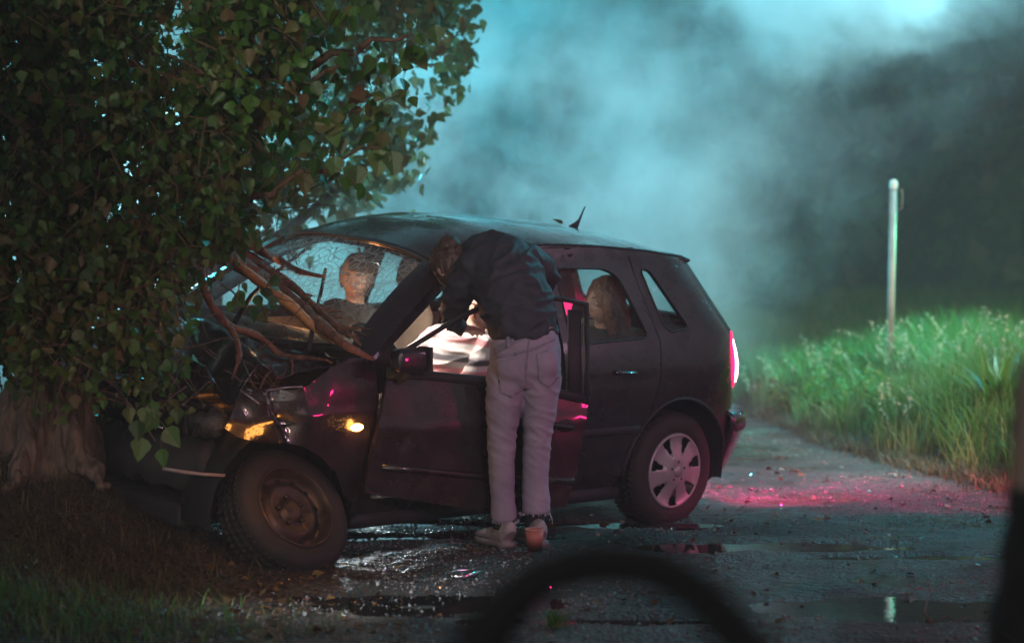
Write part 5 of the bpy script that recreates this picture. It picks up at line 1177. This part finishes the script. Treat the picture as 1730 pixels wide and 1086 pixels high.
# shoes and socks
def shoe(heel, toe_dir, lab=None, L=.27):
    d = Vector(toe_dir).normalized(); s_ = Vector((-d.y, d.x, 0)); h = Vector(heel) - d * .055; b = MB()
    sec = [(-.008, .028, .035, .040), (.0, .034, .045, .060), (.02, .040, .048, .062), (.06, .041, .046, .052), (.10, .038, .036, .036), (.15, .043, .030, .028), (.20, .046, .024, .024), (.24, .040, .020, .019), (.265, .022, .014, .015)]
    b.tube([h + d * t + Vector((0, 0, .018 + c)) for t, w_, c, hh in sec], [(hh, w_) for t, w_, c, hh in sec], 18, side=(0, 0, 1))
    sm = remesh(b, .005, 1, wr(40, .0012)); o = pm('shoe', sm, M['shoe'], woman)
    so = MB(); out = [(t, w_ + .005) for t, w_, c, hh in sec]; n = len(out)
    for zz in (0, .022):
        pass
    ring = [h + d * t + s_ * w_ for t, w_ in out] + [h + d * .275] + [h + d * t - s_ * w_ for t, w_ in out[::-1]] + [h - d * .012]
    k = len(ring); vs = [p + Vector((0, 0, .001)) for p in ring] + [p + Vector((0, 0, .026)) for p in ring]; so.add(vs, [tuple(range(k))[::-1], tuple(range(k, 2 * k))] + [(i, (i + 1) % k, k + (i + 1) % k, k + i) for i in range(k)])
    pb(so, 'sole', M['sole'], o, woman)
    la = MB()
    for q in range(5): c = h + d * (.10 + .022 * q) + Vector((0, 0, .085 - .009 * q)); la.tube([c - s_ * .022, c + Vector((0, 0, .004)), c + s_ * .022], .0025, 5)
    pb(la, 'laces', mat('laces', (.6, .58, .56), rough=.9), o, woman)
    return o
g1 = G(858, 924, wz); g2 = G(914, 913, wz)
shoe(Vector((W(850, 915, 10.64).x, 10.62, ghs(W(850, 915, 10.64).x, 10.62))), (-.50, .86, 0)); shoe(Vector((W(906, 905, 10.7).x, 10.66, ghs(W(906, 905, 10.7).x, 10.66))), (-.30, .95, 0))
for c, dd_ in (((850, 0), 10.62), ((903, 0), 10.69)):
    x = W(c[0], 900, dd_).x; b = MB(); b.tube([(x, dd_ , wz + .075), (x, dd_, wz + .10), (x, dd_, wz + .17)], [(.046, .052), (.046, .050), (.048, .052)], 14, side=(1, 0, 0)); pb(b, 'sock', M['cloth_black'], woman)

# ---------------------------------------------------------------- people in the car, built in car axes
def seated(label, hip, chest, neck, head, fwd, up, arms, shirt_m, skin=True, legs=True, sw=.19, hs=.23, nosek=1, disp=None, sleeve=.5):
    root = empty('person', mat=CM @ Matrix.Translation(hip), label=label, cat='person'); hipv = Vector(hip)
    def loc(me):
        for v in me.vertices: v.co -= hipv
        return me
    hip, chest, neck, head = map(Vector, (hip, chest, neck, head)); H = basis(fwd, up).to_4x4(); H.translation = head
    sd = Vector((0, 1, 0)); body = MB(); cl = MB(); up3 = (neck - chest).normalized()
    sh = neck - up3 * .07
    tor = [hip, hip * .5 + chest * .5, chest, sh, sh + up3 * .035, neck - up3 * .005]; rad = [(.12, .165), (.115, .155), (.12, .17), (.095, .165), (.065, .10), (.05, .055)]
    body.tube(tor + [neck + (head - neck) * .6], [(a_ * .9, c_ * .9) for a_, c_ in rad] + [(.05, .052)], 16, side=(1, 0, 0))
    cl.tube(tor, [(a_, c_) for a_, c_ in rad], 20, side=(1, 0, 0))
    hv_, hf_ = head_mesh(hs, nosek); body.add([H @ v for v in hv_], hf_); ear(body, H)
    for s, pts in arms:
        P = [sh + Vector((0, s * (sw - .05), -.0))] + [Vector(q) for q in pts]; body.tube([P[0], P[1], P[2]], [.045, .038, .026], 12); hand(body, P[2], (P[2] - P[1]).normalized() + Vector((.3, 0, 0)), (0, 0, 1), side=s, curl=.5)
        k = sleeve; e = P[0] + (P[1] - P[0]) * min(1, k * 2) if k <= .5 else P[1]
        cl.tube([sh + Vector((0, s * (sw - .09), .0)), P[0], P[0] + (e - P[0]) * .6, e], [.07, .066, .062, .06], 14)
        if k > .5: cl.tube([P[1], P[2]], [.056, .044], 12)
    if legs:
        for s in (1, -1):
            K = hip + Vector((.44, s * .10, .10)); A = K + Vector((.16, 0, -.36)); body.tube([hip + Vector((0, s * .09, 0)), K, A], [.08, .055, .035], 12)
            body.tube([A, A + Vector((.18, 0, -.02))], [.035, .03], 8)
    bme = loc(remesh(body, .006, 1)); bo = mobj('body', bme, M['skin'], root)
    cme = loc(remesh(cl, .008, 1, disp or wr(12, .008))); co = mobj('shirt', cme, shirt_m, root)
    if legs:
        lm = MB()
        for s in (1, -1): K = hip + Vector((.44, s * .10, .10)); A = K + Vector((.16, 0, -.34)); lm.tube([hip + Vector((0, s * .09, 0)), K, A], [.10, .075, .06], 14)
        lm.ball(hip, (.13, .18, .12), n=12); mobj('trousers', loc(remesh(lm, .010, 1, wr(12, .006))), M['cloth_black'], root)
    hold = type('H', (), {})()
    sub = MB()
    Hl = H.copy(); Hl.translation = head - hipv
    add_head(bo, Hl, None)
    return root, Hl, H, bo, co
def hair_obj(parts, root, m, H, voxel=.005, amp=.006, strands=0, length=.05, down=.0, name='hair'):
    b = MB()
    for kind, *a in parts:
        if kind == 'ball': b.ball(H @ Vector(a[0]), 1, H.to_3x3() @ Matrix.Diagonal(a[1]), n=20)
        else: b.tube([H @ Vector(q) for q in a[0]], a[1], 16)
    me = remesh(b, voxel, 1, hair_disp(amp, 55)); return mobj(name, me, m, root)
# driver: striped T-shirt, slumped back with the head tipped back
def stripe_disp(co, n):
    q = Vector((co.x * 9, co.y * 7 - co.z * 6, co.z * 18)); r = 1 - abs(noise.noise(q)) * 2; return n * (.011 * (r * r - .35))
dr, Hl, H, bo, co = seated('driver in a white and pink striped T-shirt slumped back with stage blood on the chin', (.12, .36, .50), (-.05, .36, .78), (-.185, .37, .985), (-.245, .38, 1.085), (.70, .25, .72), (-.60, 0, .8),
    [(1, [(.10, .62, .70), (.30, .50, .66)]), (-1, [(.12, .10, .70), (.30, .22, .68)])], M['shirt'], disp=stripe_disp, sw=.23)
hair_obj([('ball', (-.02, 0, .02), (.098, .084, .112)), ], dr, M['hair'], Hl)
b = MB()      # the blood: a run from the mouth down the chin, a cross stroke, a drop on the shirt
def face_pt(y, z, x0=.2): return Hl @ Vector((x0, y, z))
bb_ = bvh_of(bo.data)
def stroke(pts, r):
    out = []
    for (y, z) in pts:
        p = face_pt(y, z); d = (Hl @ Vector((0, y * .8, z * .9))) - p; h = bb_.ray_cast(p, d.normalized())
        if h[0] is not None: out.append(h[0])
    if len(out) > 1: b.tube(out, [r * (1 if 0 < i < len(out) - 1 else .6) for i in range(len(out))], 6)
stroke([(.0, -.060), (.002, -.075), (.008, -.09), (.010, -.104), (.018, -.112)], .005); stroke([(-.02, -.078), (0, -.082), (.022, -.088)], .004); stroke([(-.012, -.058), (.0, -.062), (.018, -.058)], .007); stroke([(.004, -.045), (.006, -.03)], .004)
b.build('stage_blood', M['blood'], dr)
# passenger at the front, face towards the driver
ps, Hl, H, bo, co = seated('front passenger behind the cracked windshield, hair tied in a bun, face lit orange', (.08, -.36, .50), (.0, -.35, .80), (-.03, -.34, 1.03), (-.02, -.33, 1.145), (.75, .66, -.12), (.05, .0, 1),
    [(1, [(.14, -.12, .78), (.30, -.05, .80)]), (-1, [(.12, -.56, .76), (.34, -.46, .74)])], M['cloth_black'], sleeve=1)
hair_obj([('ball', (-.036, 0, .020), (.084, .080, .098)), ('ball', (-.10, .03, .07), (.034, .034, .030)), ('tube', [(-.02, .070, .05), (-.03, .078, 0), (-.04, .074, -.06)], [.014, .016, .006]), ('tube', [(-.02, -.070, .05), (-.03, -.078, 0), (-.04, -.074, -.06)], [.014, .016, .006])], ps, M['hair'], Hl)
# passenger on the rear bench, profile towards the front
rp, Hl, H, bo, co = seated('rear passenger with long wavy auburn hair in profile at the rear side window', (-1.050, .24, 0.440), (-1.130, .27, 0.720), (-1.160, .30, 0.950), (-1.130, .31, 1.080), (1, -.05, -.06), (0, .0, 1),
    [(1, [(-0.950, .50, 0.640), (-0.730, .40, 0.580)]), (-1, [(-0.930, .06, 0.640), (-0.690, .16, 0.580)])], M['cloth_black'], sleeve=1)
hair_obj([('ball', (-.018, 0, .020), (.104, .095, .117)), ('tube', [(-.03, .04, .04), (-.05, .055, -.06), (-.07, .055, -.16), (-.08, .06, -.27), (-.08, .05, -.33)], [.06, .062, .060, .055, .02]), ('tube', [(-.05, -.04, .04), (-.07, -.055, -.06), (-.08, -.055, -.16), (-.09, -.05, -.27)], [.06, .058, .055, .02]), ('tube', [(.02, .06, .06), (.03, .078, -.02), (.015, .082, -.10), (0, .08, -.2)], [.030, .034, .034, .01])],
         rp, M['hair_red'], Hl, amp=.006)

# ---------------------------------------------------------------- crew member in black close to the camera, at the right edge
cd = 4.0; cx = .955
crew = person('crew member in black standing side-on close to the lens at the right edge', (cx, cd, 0))
zt = W(1730, 262, cd).z
b = MB(); hm = basis((-.1, 1, 0), (0, 0, 1)).to_4x4(); hm.translation = (cx, cd - .035, zt - .125); hv_, hf_ = head_mesh(.24); b.add([hm @ v for v in hv_], hf_); ear(b, hm)
sz = zt - .30
b.tube([(cx, cd - .035, zt - .2), (cx, cd - .02, sz + .03), (cx, cd, sz - .05), (cx, cd, sz - .25), (cx, cd, sz - .50), (cx, cd, sz - .60)], [(.055, .055), (.055, .06), (.16, .09), (.16, .11), (.14, .10), (.15, .11)], 16, side=(1, 0, 0))
for s in (1, -1):
    b.tube([(cx + s * .17, cd, sz - .06), (cx + s * .24, cd, sz - .32), (cx + s * .20, cd - .1, sz - .55)], [.05, .042, .03], 12); hand(b, (cx + s * .20, cd - .11, sz - .57), (0, -.2, -1), (s, 0, 0), side=s)
    b.tube([(cx + s * .09, cd, sz - .60), (cx + s * .10, cd, .48), (cx + s * .10, cd, .08)], [.085, .06, .04], 12); b.tube([(cx + s * .10, cd - .05, .04), (cx + s * .10, cd + .16, .035)], [.04, .035], 8)
pm('body', remesh(b, .008, 1), M['skin'], crew)
b = MB(); b.tube([(cx, cd - .03, sz + .05), (cx, cd - .04, sz - .04), (cx, cd - .02, sz - .2), (cx, cd, sz - .52), (cx, cd, sz - .66)], [(.075, .075), (.19, .10), (.19, .12), (.175, .15), (.18, .14)], 18, side=(1, 0, 0))
for s in (1, -1): b.tube([(cx + s * .15, cd, sz - .07), (cx + s * .25, cd, sz - .32), (cx + s * .215, cd - .08, sz - .55)], [.075, .068, .052], 14)
pm('jacket', remesh(b, .011, 1, wr(10, .009)), M['cloth_black'], crew)
b = MB()
for s in (1, -1): b.tube([(cx + s * .08, cd, sz - .58), (cx + s * .10, cd, .48), (cx + s * .10, cd, .09)], [.105, .078, .065], 14)
b.ball((cx, cd, sz - .62), (.17, .13, .12), n=12); pm('trousers', remesh(b, .011, 1, wr(12, .006)), M['cloth_black'], crew)
b = MB()
for s in (1, -1): b.tube([(cx + s * .10, cd - .07, .05), (cx + s * .10, cd + .05, .055), (cx + s * .10, cd + .20, .04)], [(.05, .045), (.05, .05), (.03, .04)], 10, side=(0, 0, 1))
pm('shoes', remesh(b, .008, 1), M['cloth_black'], crew)
b = MB(); b.ball(hm @ Vector((0, 0, .0)), (.098, .125, .140), n=16); pb(b, 'hood', M['cloth_black'], crew)
crew.rotation_euler = (0, 0, R(90))

# ---------------------------------------------------------------- black folding-chair back close to the camera, at the lower edge
hd = 2.5; q = W(1040, 1040, hd); chair = empty('camp_chair', (q.x, hd, ghs(q.x, hd)), 'black camp chair close to the lens with only its rounded back rail in view', 'chair'); gz = chair.location.z
cl_ = [(790, 1135), (822, 1070), (866, 1012), (922, 972), (985, 954), (1045, 950), (1105, 960), (1162, 988), (1214, 1035), (1256, 1086), (1294, 1140)]
P = [W(x, y, hd) - Vector(chair.location) for x, y in cl_]; b = MB()
b.tube([P[0] + Vector((-.01, -.02, -.12))] + P + [P[-1] + Vector((.01, -.02, -.12))], [.034, .034, .031, .028] + [.026] * (len(P) - 4) + [.028, .03], 14); b.build('back_rail', M['cloth_black'], chair)
bz = P[0].z - .12; sx0, sx1 = P[0].x - .01, P[-1].x + .01
b = MB(); b.box(((sx0 + sx1) / 2, -.30, .46), (sx1 - sx0, .42, .03), bevel=.012); b.build('seat', M['cloth_black'], chair)
for x0, x1, y0, y1 in ((sx0, sx0, -.02, -.08), (sx1, sx1, -.02, -.08)):
    b = MB(); b.tube([(x0, y0, bz), (x1, y1, .46), (x1, y1 + .12, .0)], .014, 10); b.build('leg', M['black_plastic'], chair)
for x in (sx0, sx1): b = MB(); b.tube([(x, -.50, .46), (x, -.56, 0)], .014, 10); b.build('leg', M['black_plastic'], chair)
# ================================================================== TREES
def bark_mat(name, c1, c2):
    m, nt, b = newmat(name); L = nt.links.new; tc = N(nt, 'ShaderNodeTexCoord'); mp = N(nt, 'ShaderNodeMapping'); mp.inputs['Scale'].default_value = (1, 1, .22); L(tc.outputs['Object'], mp.inputs[0])
    n = N(nt, 'ShaderNodeTexNoise'); n.inputs['Scale'].default_value = 26; n.inputs['Detail'].default_value = 9; n.inputs['Distortion'].default_value = .6; L(mp.outputs[0], n.inputs[0])
    L(ramp(nt, n.outputs[0], [(.32, c2), (.66, c1)]), b.inputs['Base Color']); b.inputs['Roughness'].default_value = .75
    bp = N(nt, 'ShaderNodeBump'); bp.inputs['Strength'].default_value = 1; bp.inputs['Distance'].default_value = .02; L(n.outputs[0], bp.inputs['Height']); L(bp.outputs[0], b.inputs['Normal']); return m
M['bark'] = bark_mat('tree_bark', (.17, .12, .095), (.04, .028, .022)); M['branch'] = bark_mat('branch_bark', (.16, .085, .055), (.05, .028, .02)); M['bough'] = bark_mat('red_brown_bough', (.34, .15, .09), (.12, .05, .035))
M['orange_wood'] = mat('orange_strip_wood', (.62, .30, .10), (.42, .18, .06), rough=.5, scale=40, bump=.4)
tb = W(80, 860, 10.45); tree = empty('poplar_tree', (tb.x, tb.y, ghs(tb.x, tb.y) - .02), 'large leafy poplar whose trunk the car has hit, crown hanging over the hood', 'tree')
T0 = Vector(tree.location)
def tube_disp(pts, rad, n, amp, sc_):
    b = MB(); b.tube(pts, rad, n); return b
b = MB(); path = [T0 + Vector((0, 0, z)) + Vector((.02 * math.sin(z * 2.2), .03 * z, 0)) for z in np.linspace(-.1, 5.2, 60)]
b.tube(path, [max(.05, .125 + .10 * math.exp(-max(0, i * .09 - .1) / .22) - .012 * i * .09) for i in range(60)], 40)
for k in range(6):
    a = k * 1.05 + .3; b.tube([T0 + Vector((math.cos(a) * r, math.sin(a) * r, z)) for r, z in ((.08, .42), (.16, .2), (.25, .05), (.42, -.04))], [.07, .07, .055, .02], 10)
tm = remesh(b, .010, 1, lambda co, n: n * (.032 * (abs(noise.noise(Vector((co.x * 16, co.y * 16, co.z * 2.2)))) * 2 - .6) + .006 * noise.noise(co * 40)))
for v in tm.vertices: v.co -= T0
mobj('trunk', tm, M['bark'], tree)
def limb(pts_px, r0, r1, wob=.02):
    P = [W(*p[:2], p[2]) for p in pts_px]; out = []
    for i in range(len(P) - 1):
        for t in (0, .25, .5, .75): out.append(P[i].lerp(P[i + 1], t) + Vector(rng.normal(0, wob, 3)) * (0 if t == 0 else 1))
    out.append(P[-1]); k = len(out); return out, [r0 + (r1 - r0) * i / (k - 1) for i in range(k)]
LIMBS = [([(95, 330, 10.5), (200, 200, 10.3), (330, 120, 10.1), (470, 130, 10.0), (600, 90, 9.9), (690, 60, 9.9)], .05, .006),
         ([(95, 420, 10.5), (190, 330, 10.2), (330, 260, 10.0), (470, 170, 9.9), (580, 110, 9.8)], .04, .006),
         ([(90, 520, 10.4), (210, 430, 10.0), (330, 390, 9.9), (430, 330, 9.8), (520, 290, 9.8), (640, 250, 9.8)], .035, .004),
         ([(90, 200, 10.5), (160, 60, 10.4), (300, -40, 10.3), (480, -60, 10.2), (620, 0, 10.1)], .05, .008),
         ([(85, 600, 10.3), (150, 560, 9.8), (230, 560, 9.6), (300, 600, 9.6)], .022, .004),
         ([(85, 560, 10.3), (160, 600, 9.7), (215, 680, 9.6), (262, 745, 9.55)], .012, .003),
         ([(60, 300, 10.4), (20, 200, 10.0), (-60, 100, 9.8)], .04, .01)]
lpts = []
for pts, r0, r1 in LIMBS:
    P, rr = limb(pts, r0, r1); b = MB(); b.tube([p - T0 for p in P], rr, 9); b.build('branch', M['branch'], tree); lpts += P
POLY = [(-120, -160), (500, -160), (530, 0), (500, 60), (500, 130), (460, 190), (430, 250), (400, 320), (400, 380), (395, 410), (335, 430), (300, 500), (285, 560), (270, 600), (230, 620), (150, 590), (60, 600), (-120, 620)]
EDGE = [(600, -60), (650, 0), (730, 40), (735, 90), (700, 130), (690, 200), (680, 265), (640, 300), (560, 320), (500, 300), (450, 420), (430, 400), (440, 300), (500, 200), (560, 100)]
lv = []   # leaves: position, tip direction, normal, size, edge flag
def add_twig(c, n, length, size, droop=.5):
    j = min(range(len(lpts)), key=lambda i: (lpts[i] - c).length); a = lpts[j]; d = (c - a)
    dr = (d.normalized() if d.length > .05 else Vector((1, 0, 0))) * (.5) + Vector(rng.normal(0, .6, 3)) + Vector((.25, -.1, -.2)); dr.normalize()
    P = [c - dr * length * .5, c, c + dr * length * .5 - Vector((0, 0, droop * length * .2))]
    for i in range(n):
        t = rng.random(); p = P[0].lerp(P[2], t) + Vector(rng.normal(0, .035, 3)); tip = Vector(rng.normal(0, .55, 3)) + Vector((.1, 0, -.8)); tip.normalize()
        nm = Vector(rng.normal(0, 1, 3)) + Vector((0, -.9, .3)); nm = (nm - tip * nm.dot(tip)).normalized(); lv.append((p, tip, nm, size * rng.uniform(.5, 1.25), t))
    return P
tw = MB(); cnt = 0
while cnt < 1900:
    x, y = rng.uniform(-120, 660), rng.uniform(-160, 740)
    if x > 400 and rng.random() < .5: continue
    if not inside((x, y), POLY): continue
    gap = float(vnoise(np.array([x / 60.]), np.array([y / 60.]), 1, 2, 31)[0])
    thin = np.interp(x, [250, 400, 500, 640], [.30, .38, .47, .52])
    if gap < thin and x > 60 and rng.random() < .9: continue
    d = rng.uniform(9.3, 10.15) if y > 380 or x > 380 else rng.uniform(9.3, 11.2)
    if y > 520: d = rng.uniform(9.3, 9.8)
    c = W(x, y, d); P = add_twig(c, int(rng.integers(7, 13)), .26, .047 + .012 * (x > 380)); tw.tube([p - T0 for p in P], [.0035, .003, .0015], 5, cap=False); cnt += 1
# thin ragged fringe low over the trunk and the nose of the car
for k in range(46):
    x, y = rng.uniform(20, 320), rng.uniform(590, 685)
    P = add_twig(W(x, y, rng.uniform(9.3, 9.8)), int(rng.integers(3, 8)), .2, .042); tw.tube([p - T0 for p in P], [.003, .0025, .0012], 5, cap=False)
nd = len(lv)
# the outer sprays on the right, leaf by leaf clear against the smoke
for (x, y, n) in [(560, 60, 9), (600, 40, 9), (640, 90, 9), (690, 75, 8), (725, 60, 3), (585, 130, 10), (640, 130, 10), (700, 115, 8), (610, 190, 9), (665, 180, 9), (660, 215, 6), (560, 200, 9), (520, 240, 9), (650, 262, 6), (600, 290, 5), (560, 305, 4), (515, 290, 4), (480, 330, 4), (450, 300, 8), (540, 150, 10), (500, 60, 9), (540, 10, 9), (600, -20, 9), (640, 20, 5), (430, 385, 4), (440, 345, 6), (470, 250, 8), (500, 190, 9), (455, 120, 9), (400, 300, 8), (560, 250, 5), (690, 160, 4)]:
    P = add_twig(W(x - 22, y, rng.uniform(9.6, 10.0)), n + 1, .14, .066); tw.tube([p - T0 for p in P], [.0028, .0022, .0012], 5, cap=False)
for (x, y, s) in [(735, 54, .075), (641, 264, .10), (662, 266, .09), (604, 290, .09), (565, 275, .085), (513, 303, .085), (575, 240, .07)]:
    tip = Vector((.1 * rng.normal(), 0, -1)).normalized(); lv.append((W(x, y - 8, 9.75), tip, Vector((rng.normal() * .3, -1, .2)).normalized(), s, 1))
# low hanging sprig in front of the crumpled nose
for (x, y, s) in [(248, 700, .07), (232, 722, .075), (262, 712, .08), (282, 735, .085), (240, 752, .085), (274, 770, .07), (215, 700, .06), (300, 700, .06), (258, 690, .06), (150, 606, .09), (176, 684, .04)]:
    tip = Vector((rng.normal() * .3, 0, -1)).normalized(); lv.append((W(x, y - 10, 9.5), tip, Vector((rng.normal() * .4, -1, .2)).normalized(), s, 1))
o = tw.build('twigs', M['branch'], tree); o['kind'] = 'stuff'
# 300 leaves as parts: those that stand clearest (the outer sprays, then the nearest)
order = list(range(nd, len(lv))) + sorted(range(nd), key=lambda i: lv[i][0].y)
solo = set(order[:300]); lm_ = leaf_mesh('leaf', M['leaf'])
for i in order[:300]:
    p, tip, nm, s, _ = lv[i]; xax = tip.cross(nm).normalized(); mtx = Matrix((xax, tip, nm)).transposed().to_4x4(); mtx = Matrix.Translation(p - T0) @ mtx @ Matrix.Scale(s, 4)
    o = bpy.data.objects.new('leaf', lm_); col.objects.link(o); o.parent = tree; o.matrix_local = mtx
def leaf_cloud(name, leaves, m, parent, org):
    n = len(leaves); P = np.array([q[0] for q in leaves]); T = np.array([q[1] for q in leaves]); NN = np.array([q[2] for q in leaves]); S = np.array([q[3] for q in leaves]); X = np.cross(T, NN); X /= np.linalg.norm(X, axis=1)[:, None]
    curl = rng.uniform(.3, 2.2, n); V = LEAF[None].repeat(n, 0).copy(); V[..., 2] *= curl[:, None]; V[..., 0] *= rng.uniform(.6, 1.15, n)[:, None]; V[..., 0] += .12 * rng.normal(0, 1, n)[:, None] * V[..., 1] ** 2; V += rng.normal(0, .03, V.shape)
    Wv = P[:, None] + S[:, None, None] * (V[..., 0:1] * X[:, None] + V[..., 1:2] * T[:, None] + V[..., 2:3] * NN[:, None]) - np.array(org)
    F = (LEAFT[None] + (np.arange(n) * 14)[:, None, None]).reshape(-1, 3); return np_mesh(name, Wv.reshape(-1, 3), F, m, parent, kind='stuff')
leaf_cloud('foliage', [lv[i] for i in range(len(lv)) if i not in solo], M['leaf'], tree, T0)
print('leaves', len(lv))
# dry thin shoots tangled in the dense part
b = MB()
for k in range(150):
    p = W(rng.uniform(0, 480), rng.uniform(0, 640), rng.uniform(9.3, 10.2)) - T0; pts = [p]
    for j in range(4): pts.append(pts[-1] + Vector(rng.normal(0, .05, 3)) + Vector((.03, 0, -.01)))
    b.tube(pts, [.003, .0025, .002, .0015, .001], 4, cap=False)
o = b.build('dry_shoots', M['branch'], tree); o['kind'] = 'stuff'

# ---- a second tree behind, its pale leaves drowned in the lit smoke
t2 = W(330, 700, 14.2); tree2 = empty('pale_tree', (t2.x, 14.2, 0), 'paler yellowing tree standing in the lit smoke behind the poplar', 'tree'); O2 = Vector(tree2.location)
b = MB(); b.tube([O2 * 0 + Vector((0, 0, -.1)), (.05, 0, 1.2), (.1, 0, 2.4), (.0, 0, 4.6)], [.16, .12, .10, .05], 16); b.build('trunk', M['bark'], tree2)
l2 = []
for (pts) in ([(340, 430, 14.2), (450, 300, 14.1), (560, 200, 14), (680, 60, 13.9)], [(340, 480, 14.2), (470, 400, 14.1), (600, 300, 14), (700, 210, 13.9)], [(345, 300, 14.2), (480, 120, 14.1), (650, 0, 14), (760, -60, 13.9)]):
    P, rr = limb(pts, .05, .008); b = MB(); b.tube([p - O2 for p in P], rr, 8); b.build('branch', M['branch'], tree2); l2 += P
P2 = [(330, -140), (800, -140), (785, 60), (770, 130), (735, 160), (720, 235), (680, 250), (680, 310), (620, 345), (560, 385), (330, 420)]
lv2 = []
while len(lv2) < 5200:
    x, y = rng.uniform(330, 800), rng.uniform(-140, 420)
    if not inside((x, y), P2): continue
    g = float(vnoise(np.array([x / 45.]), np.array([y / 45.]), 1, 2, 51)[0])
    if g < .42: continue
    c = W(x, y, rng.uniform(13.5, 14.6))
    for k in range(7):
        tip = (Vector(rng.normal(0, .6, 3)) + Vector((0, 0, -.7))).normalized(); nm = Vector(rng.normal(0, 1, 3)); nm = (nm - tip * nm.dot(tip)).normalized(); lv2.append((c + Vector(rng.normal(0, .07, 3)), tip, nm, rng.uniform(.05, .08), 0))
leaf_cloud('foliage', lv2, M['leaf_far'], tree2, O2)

# ---- the torn-off branch lying across hood and windshield
def L3(pts):   # points on the windshield plane (flag 1) or at a given distance
    return [(CM @ px_ws(x, y)) + Vector((0, -.02, .01)) if d == 1 else W(x, y, d) for x, y, d in pts]
bo0 = L3([(500, 515, 1)])[0]; br = empty('broken_branch', bo0, 'torn-off bough with an orange strip along its underside lying across the cracked windshield', 'branch')
def brp(name, pts, rad, m, n=12, amp=.3, parent=None, sub=3):
    P = L3(pts); Q = []; rr = []
    for i in range(len(P) - 1):
        for t in range(sub):
            f = t / sub; a = P[max(i - 1, 0)]; b_, c, d = P[i], P[i + 1], P[min(i + 2, len(P) - 1)]
            q = 0.5 * ((2 * b_) + (c - a) * f + (2 * a - 5 * b_ + 4 * c - d) * f * f + (3 * b_ - a - 3 * c + d) * f ** 3); Q.append(q); rr.append(rad[i] + (rad[i + 1] - rad[i]) * f)
    Q.append(P[-1]); rr.append(rad[-1]); b = MB(); Q2 = [q - bo0 for q in Q]
    b.tube(Q2, rr, n)
    b.v = [v + Vector([amp * .03 * noise.noise(v * 18 + Vector((9 * k, 0, 0))) for k in range(3)]) for v in b.v]
    return b.build(name, m, parent or br)
main = [(270, 395, 10.5), (340, 420, 10.55), (395, 440, 10.62), (450, 478, 1), (500, 515, 1), (545, 556, 1), (590, 590, 1), (632, 606, 10.35)]
brp('bough', main, [.040, .042, .042, .038, .034, .028, .018, .008], M['bough'])
brp('orange_strip', [(392, 437, 10.57), (430, 470, 10.58), (462, 494, 10.62), (500, 524, 10.62), (535, 556, 10.60), (565, 582, 10.55)], [.008, .022, .024, .022, .016, .004], M['orange_wood'])  # orange strip along the underside of the bough
brp('bough', [(330, 400, 10.6), (400, 425, 10.65), (460, 462, 1), (510, 500, 1), (560, 545, 1), (610, 585, 1)], [.024, .026, .022, .018, .014, .005], M['bough'])
brp('side_branch', [(380, 398, 10.7), (430, 418, 10.75), (470, 443, 1), (508, 462, 1), (550, 470, 1)], [.022, .022, .019, .017, .008], M['bough'])
brp('side_branch', [(440, 420, 10.8), (458, 436, 10.85), (462, 447, 1)], [.012, .010, .004], M['bough'])
brp('side_branch', [(338, 455, 10.3), (345, 490, 10.3), (365, 525, 10.35), (388, 550, 10.4), (425, 563, 10.45), (455, 582, 10.5), (480, 600, 10.45), (525, 604, 10.4), (560, 612, 10.3)], [.018, .019, .019, .018, .015, .013, .012, .008, .004], M['bough'])
brp('side_branch', [(388, 550, 10.4), (402, 580, 10.3), (404, 605, 10.25), (392, 640, 10.2)], [.014, .013, .011, .003], M['bough'])
brp('side_branch', [(488, 603, 10.44), (495, 615, 10.35), (493, 632, 10.3)], [.008, .007, .002], M['bough'])
for k in range(11):   # frayed ends
    a = rng.uniform(0, 1); x0, y0 = 500 + 70 * a, 500 + 60 * a; x1, y1 = x0 + rng.uniform(25, 70), y0 + rng.uniform(-16, 28)
    brp('splinter', [(x0, y0, 1), ((x0 + x1) / 2, (y0 + y1) / 2 + rng.uniform(-4, 4), 1), (x1, y1, 1)], [.010, .007, .001], M['bough'], 6)
for pts in ([(410, 610, 10.2), (422, 640, 10.12), (432, 668, 10.08)], [(456, 627, 10.15), (442, 648, 10.1), (436, 668, 10.06), (425, 672, 10.05)], [(482, 620, 10.2), (480, 631, 10.15), (466, 640, 10.12)], [(286, 588, 10.1), (330, 585, 10.1), (372, 572, 10.2)], [(372, 480, 10.3), (400, 500, 10.4), (392, 520, 10.4)]):
    brp('twig', pts, [.005, .004, .0015] if len(pts) == 3 else [.006, .005, .004, .002], M['twig'], 6, .1)
lfs = []
for (x, y) in [(398, 500), (392, 510), (405, 492), (435, 500), (445, 488), (450, 520), (455, 480), (462, 500), (440, 530), (328, 520), (332, 505), (470, 470), (330, 540), (425, 520), (465, 515)]:
    o = bpy.data.objects.new('leaf', lm_); col.objects.link(o); o.parent = br; s = rng.uniform(.045, .075); tip = (Vector(rng.normal(0, .5, 3)) + Vector((0, 0, -.8))).normalized(); nm = Vector((rng.normal() * .5, -1, rng.normal() * .4)); nm = (nm - tip * nm.dot(tip)).normalized()
    mt = Matrix((tip.cross(nm).normalized(), tip, nm)).transposed().to_4x4(); o.matrix_local = Matrix.Translation(W(x, y, 10.42) - bo0) @ mt @ Matrix.Scale(s, 4)
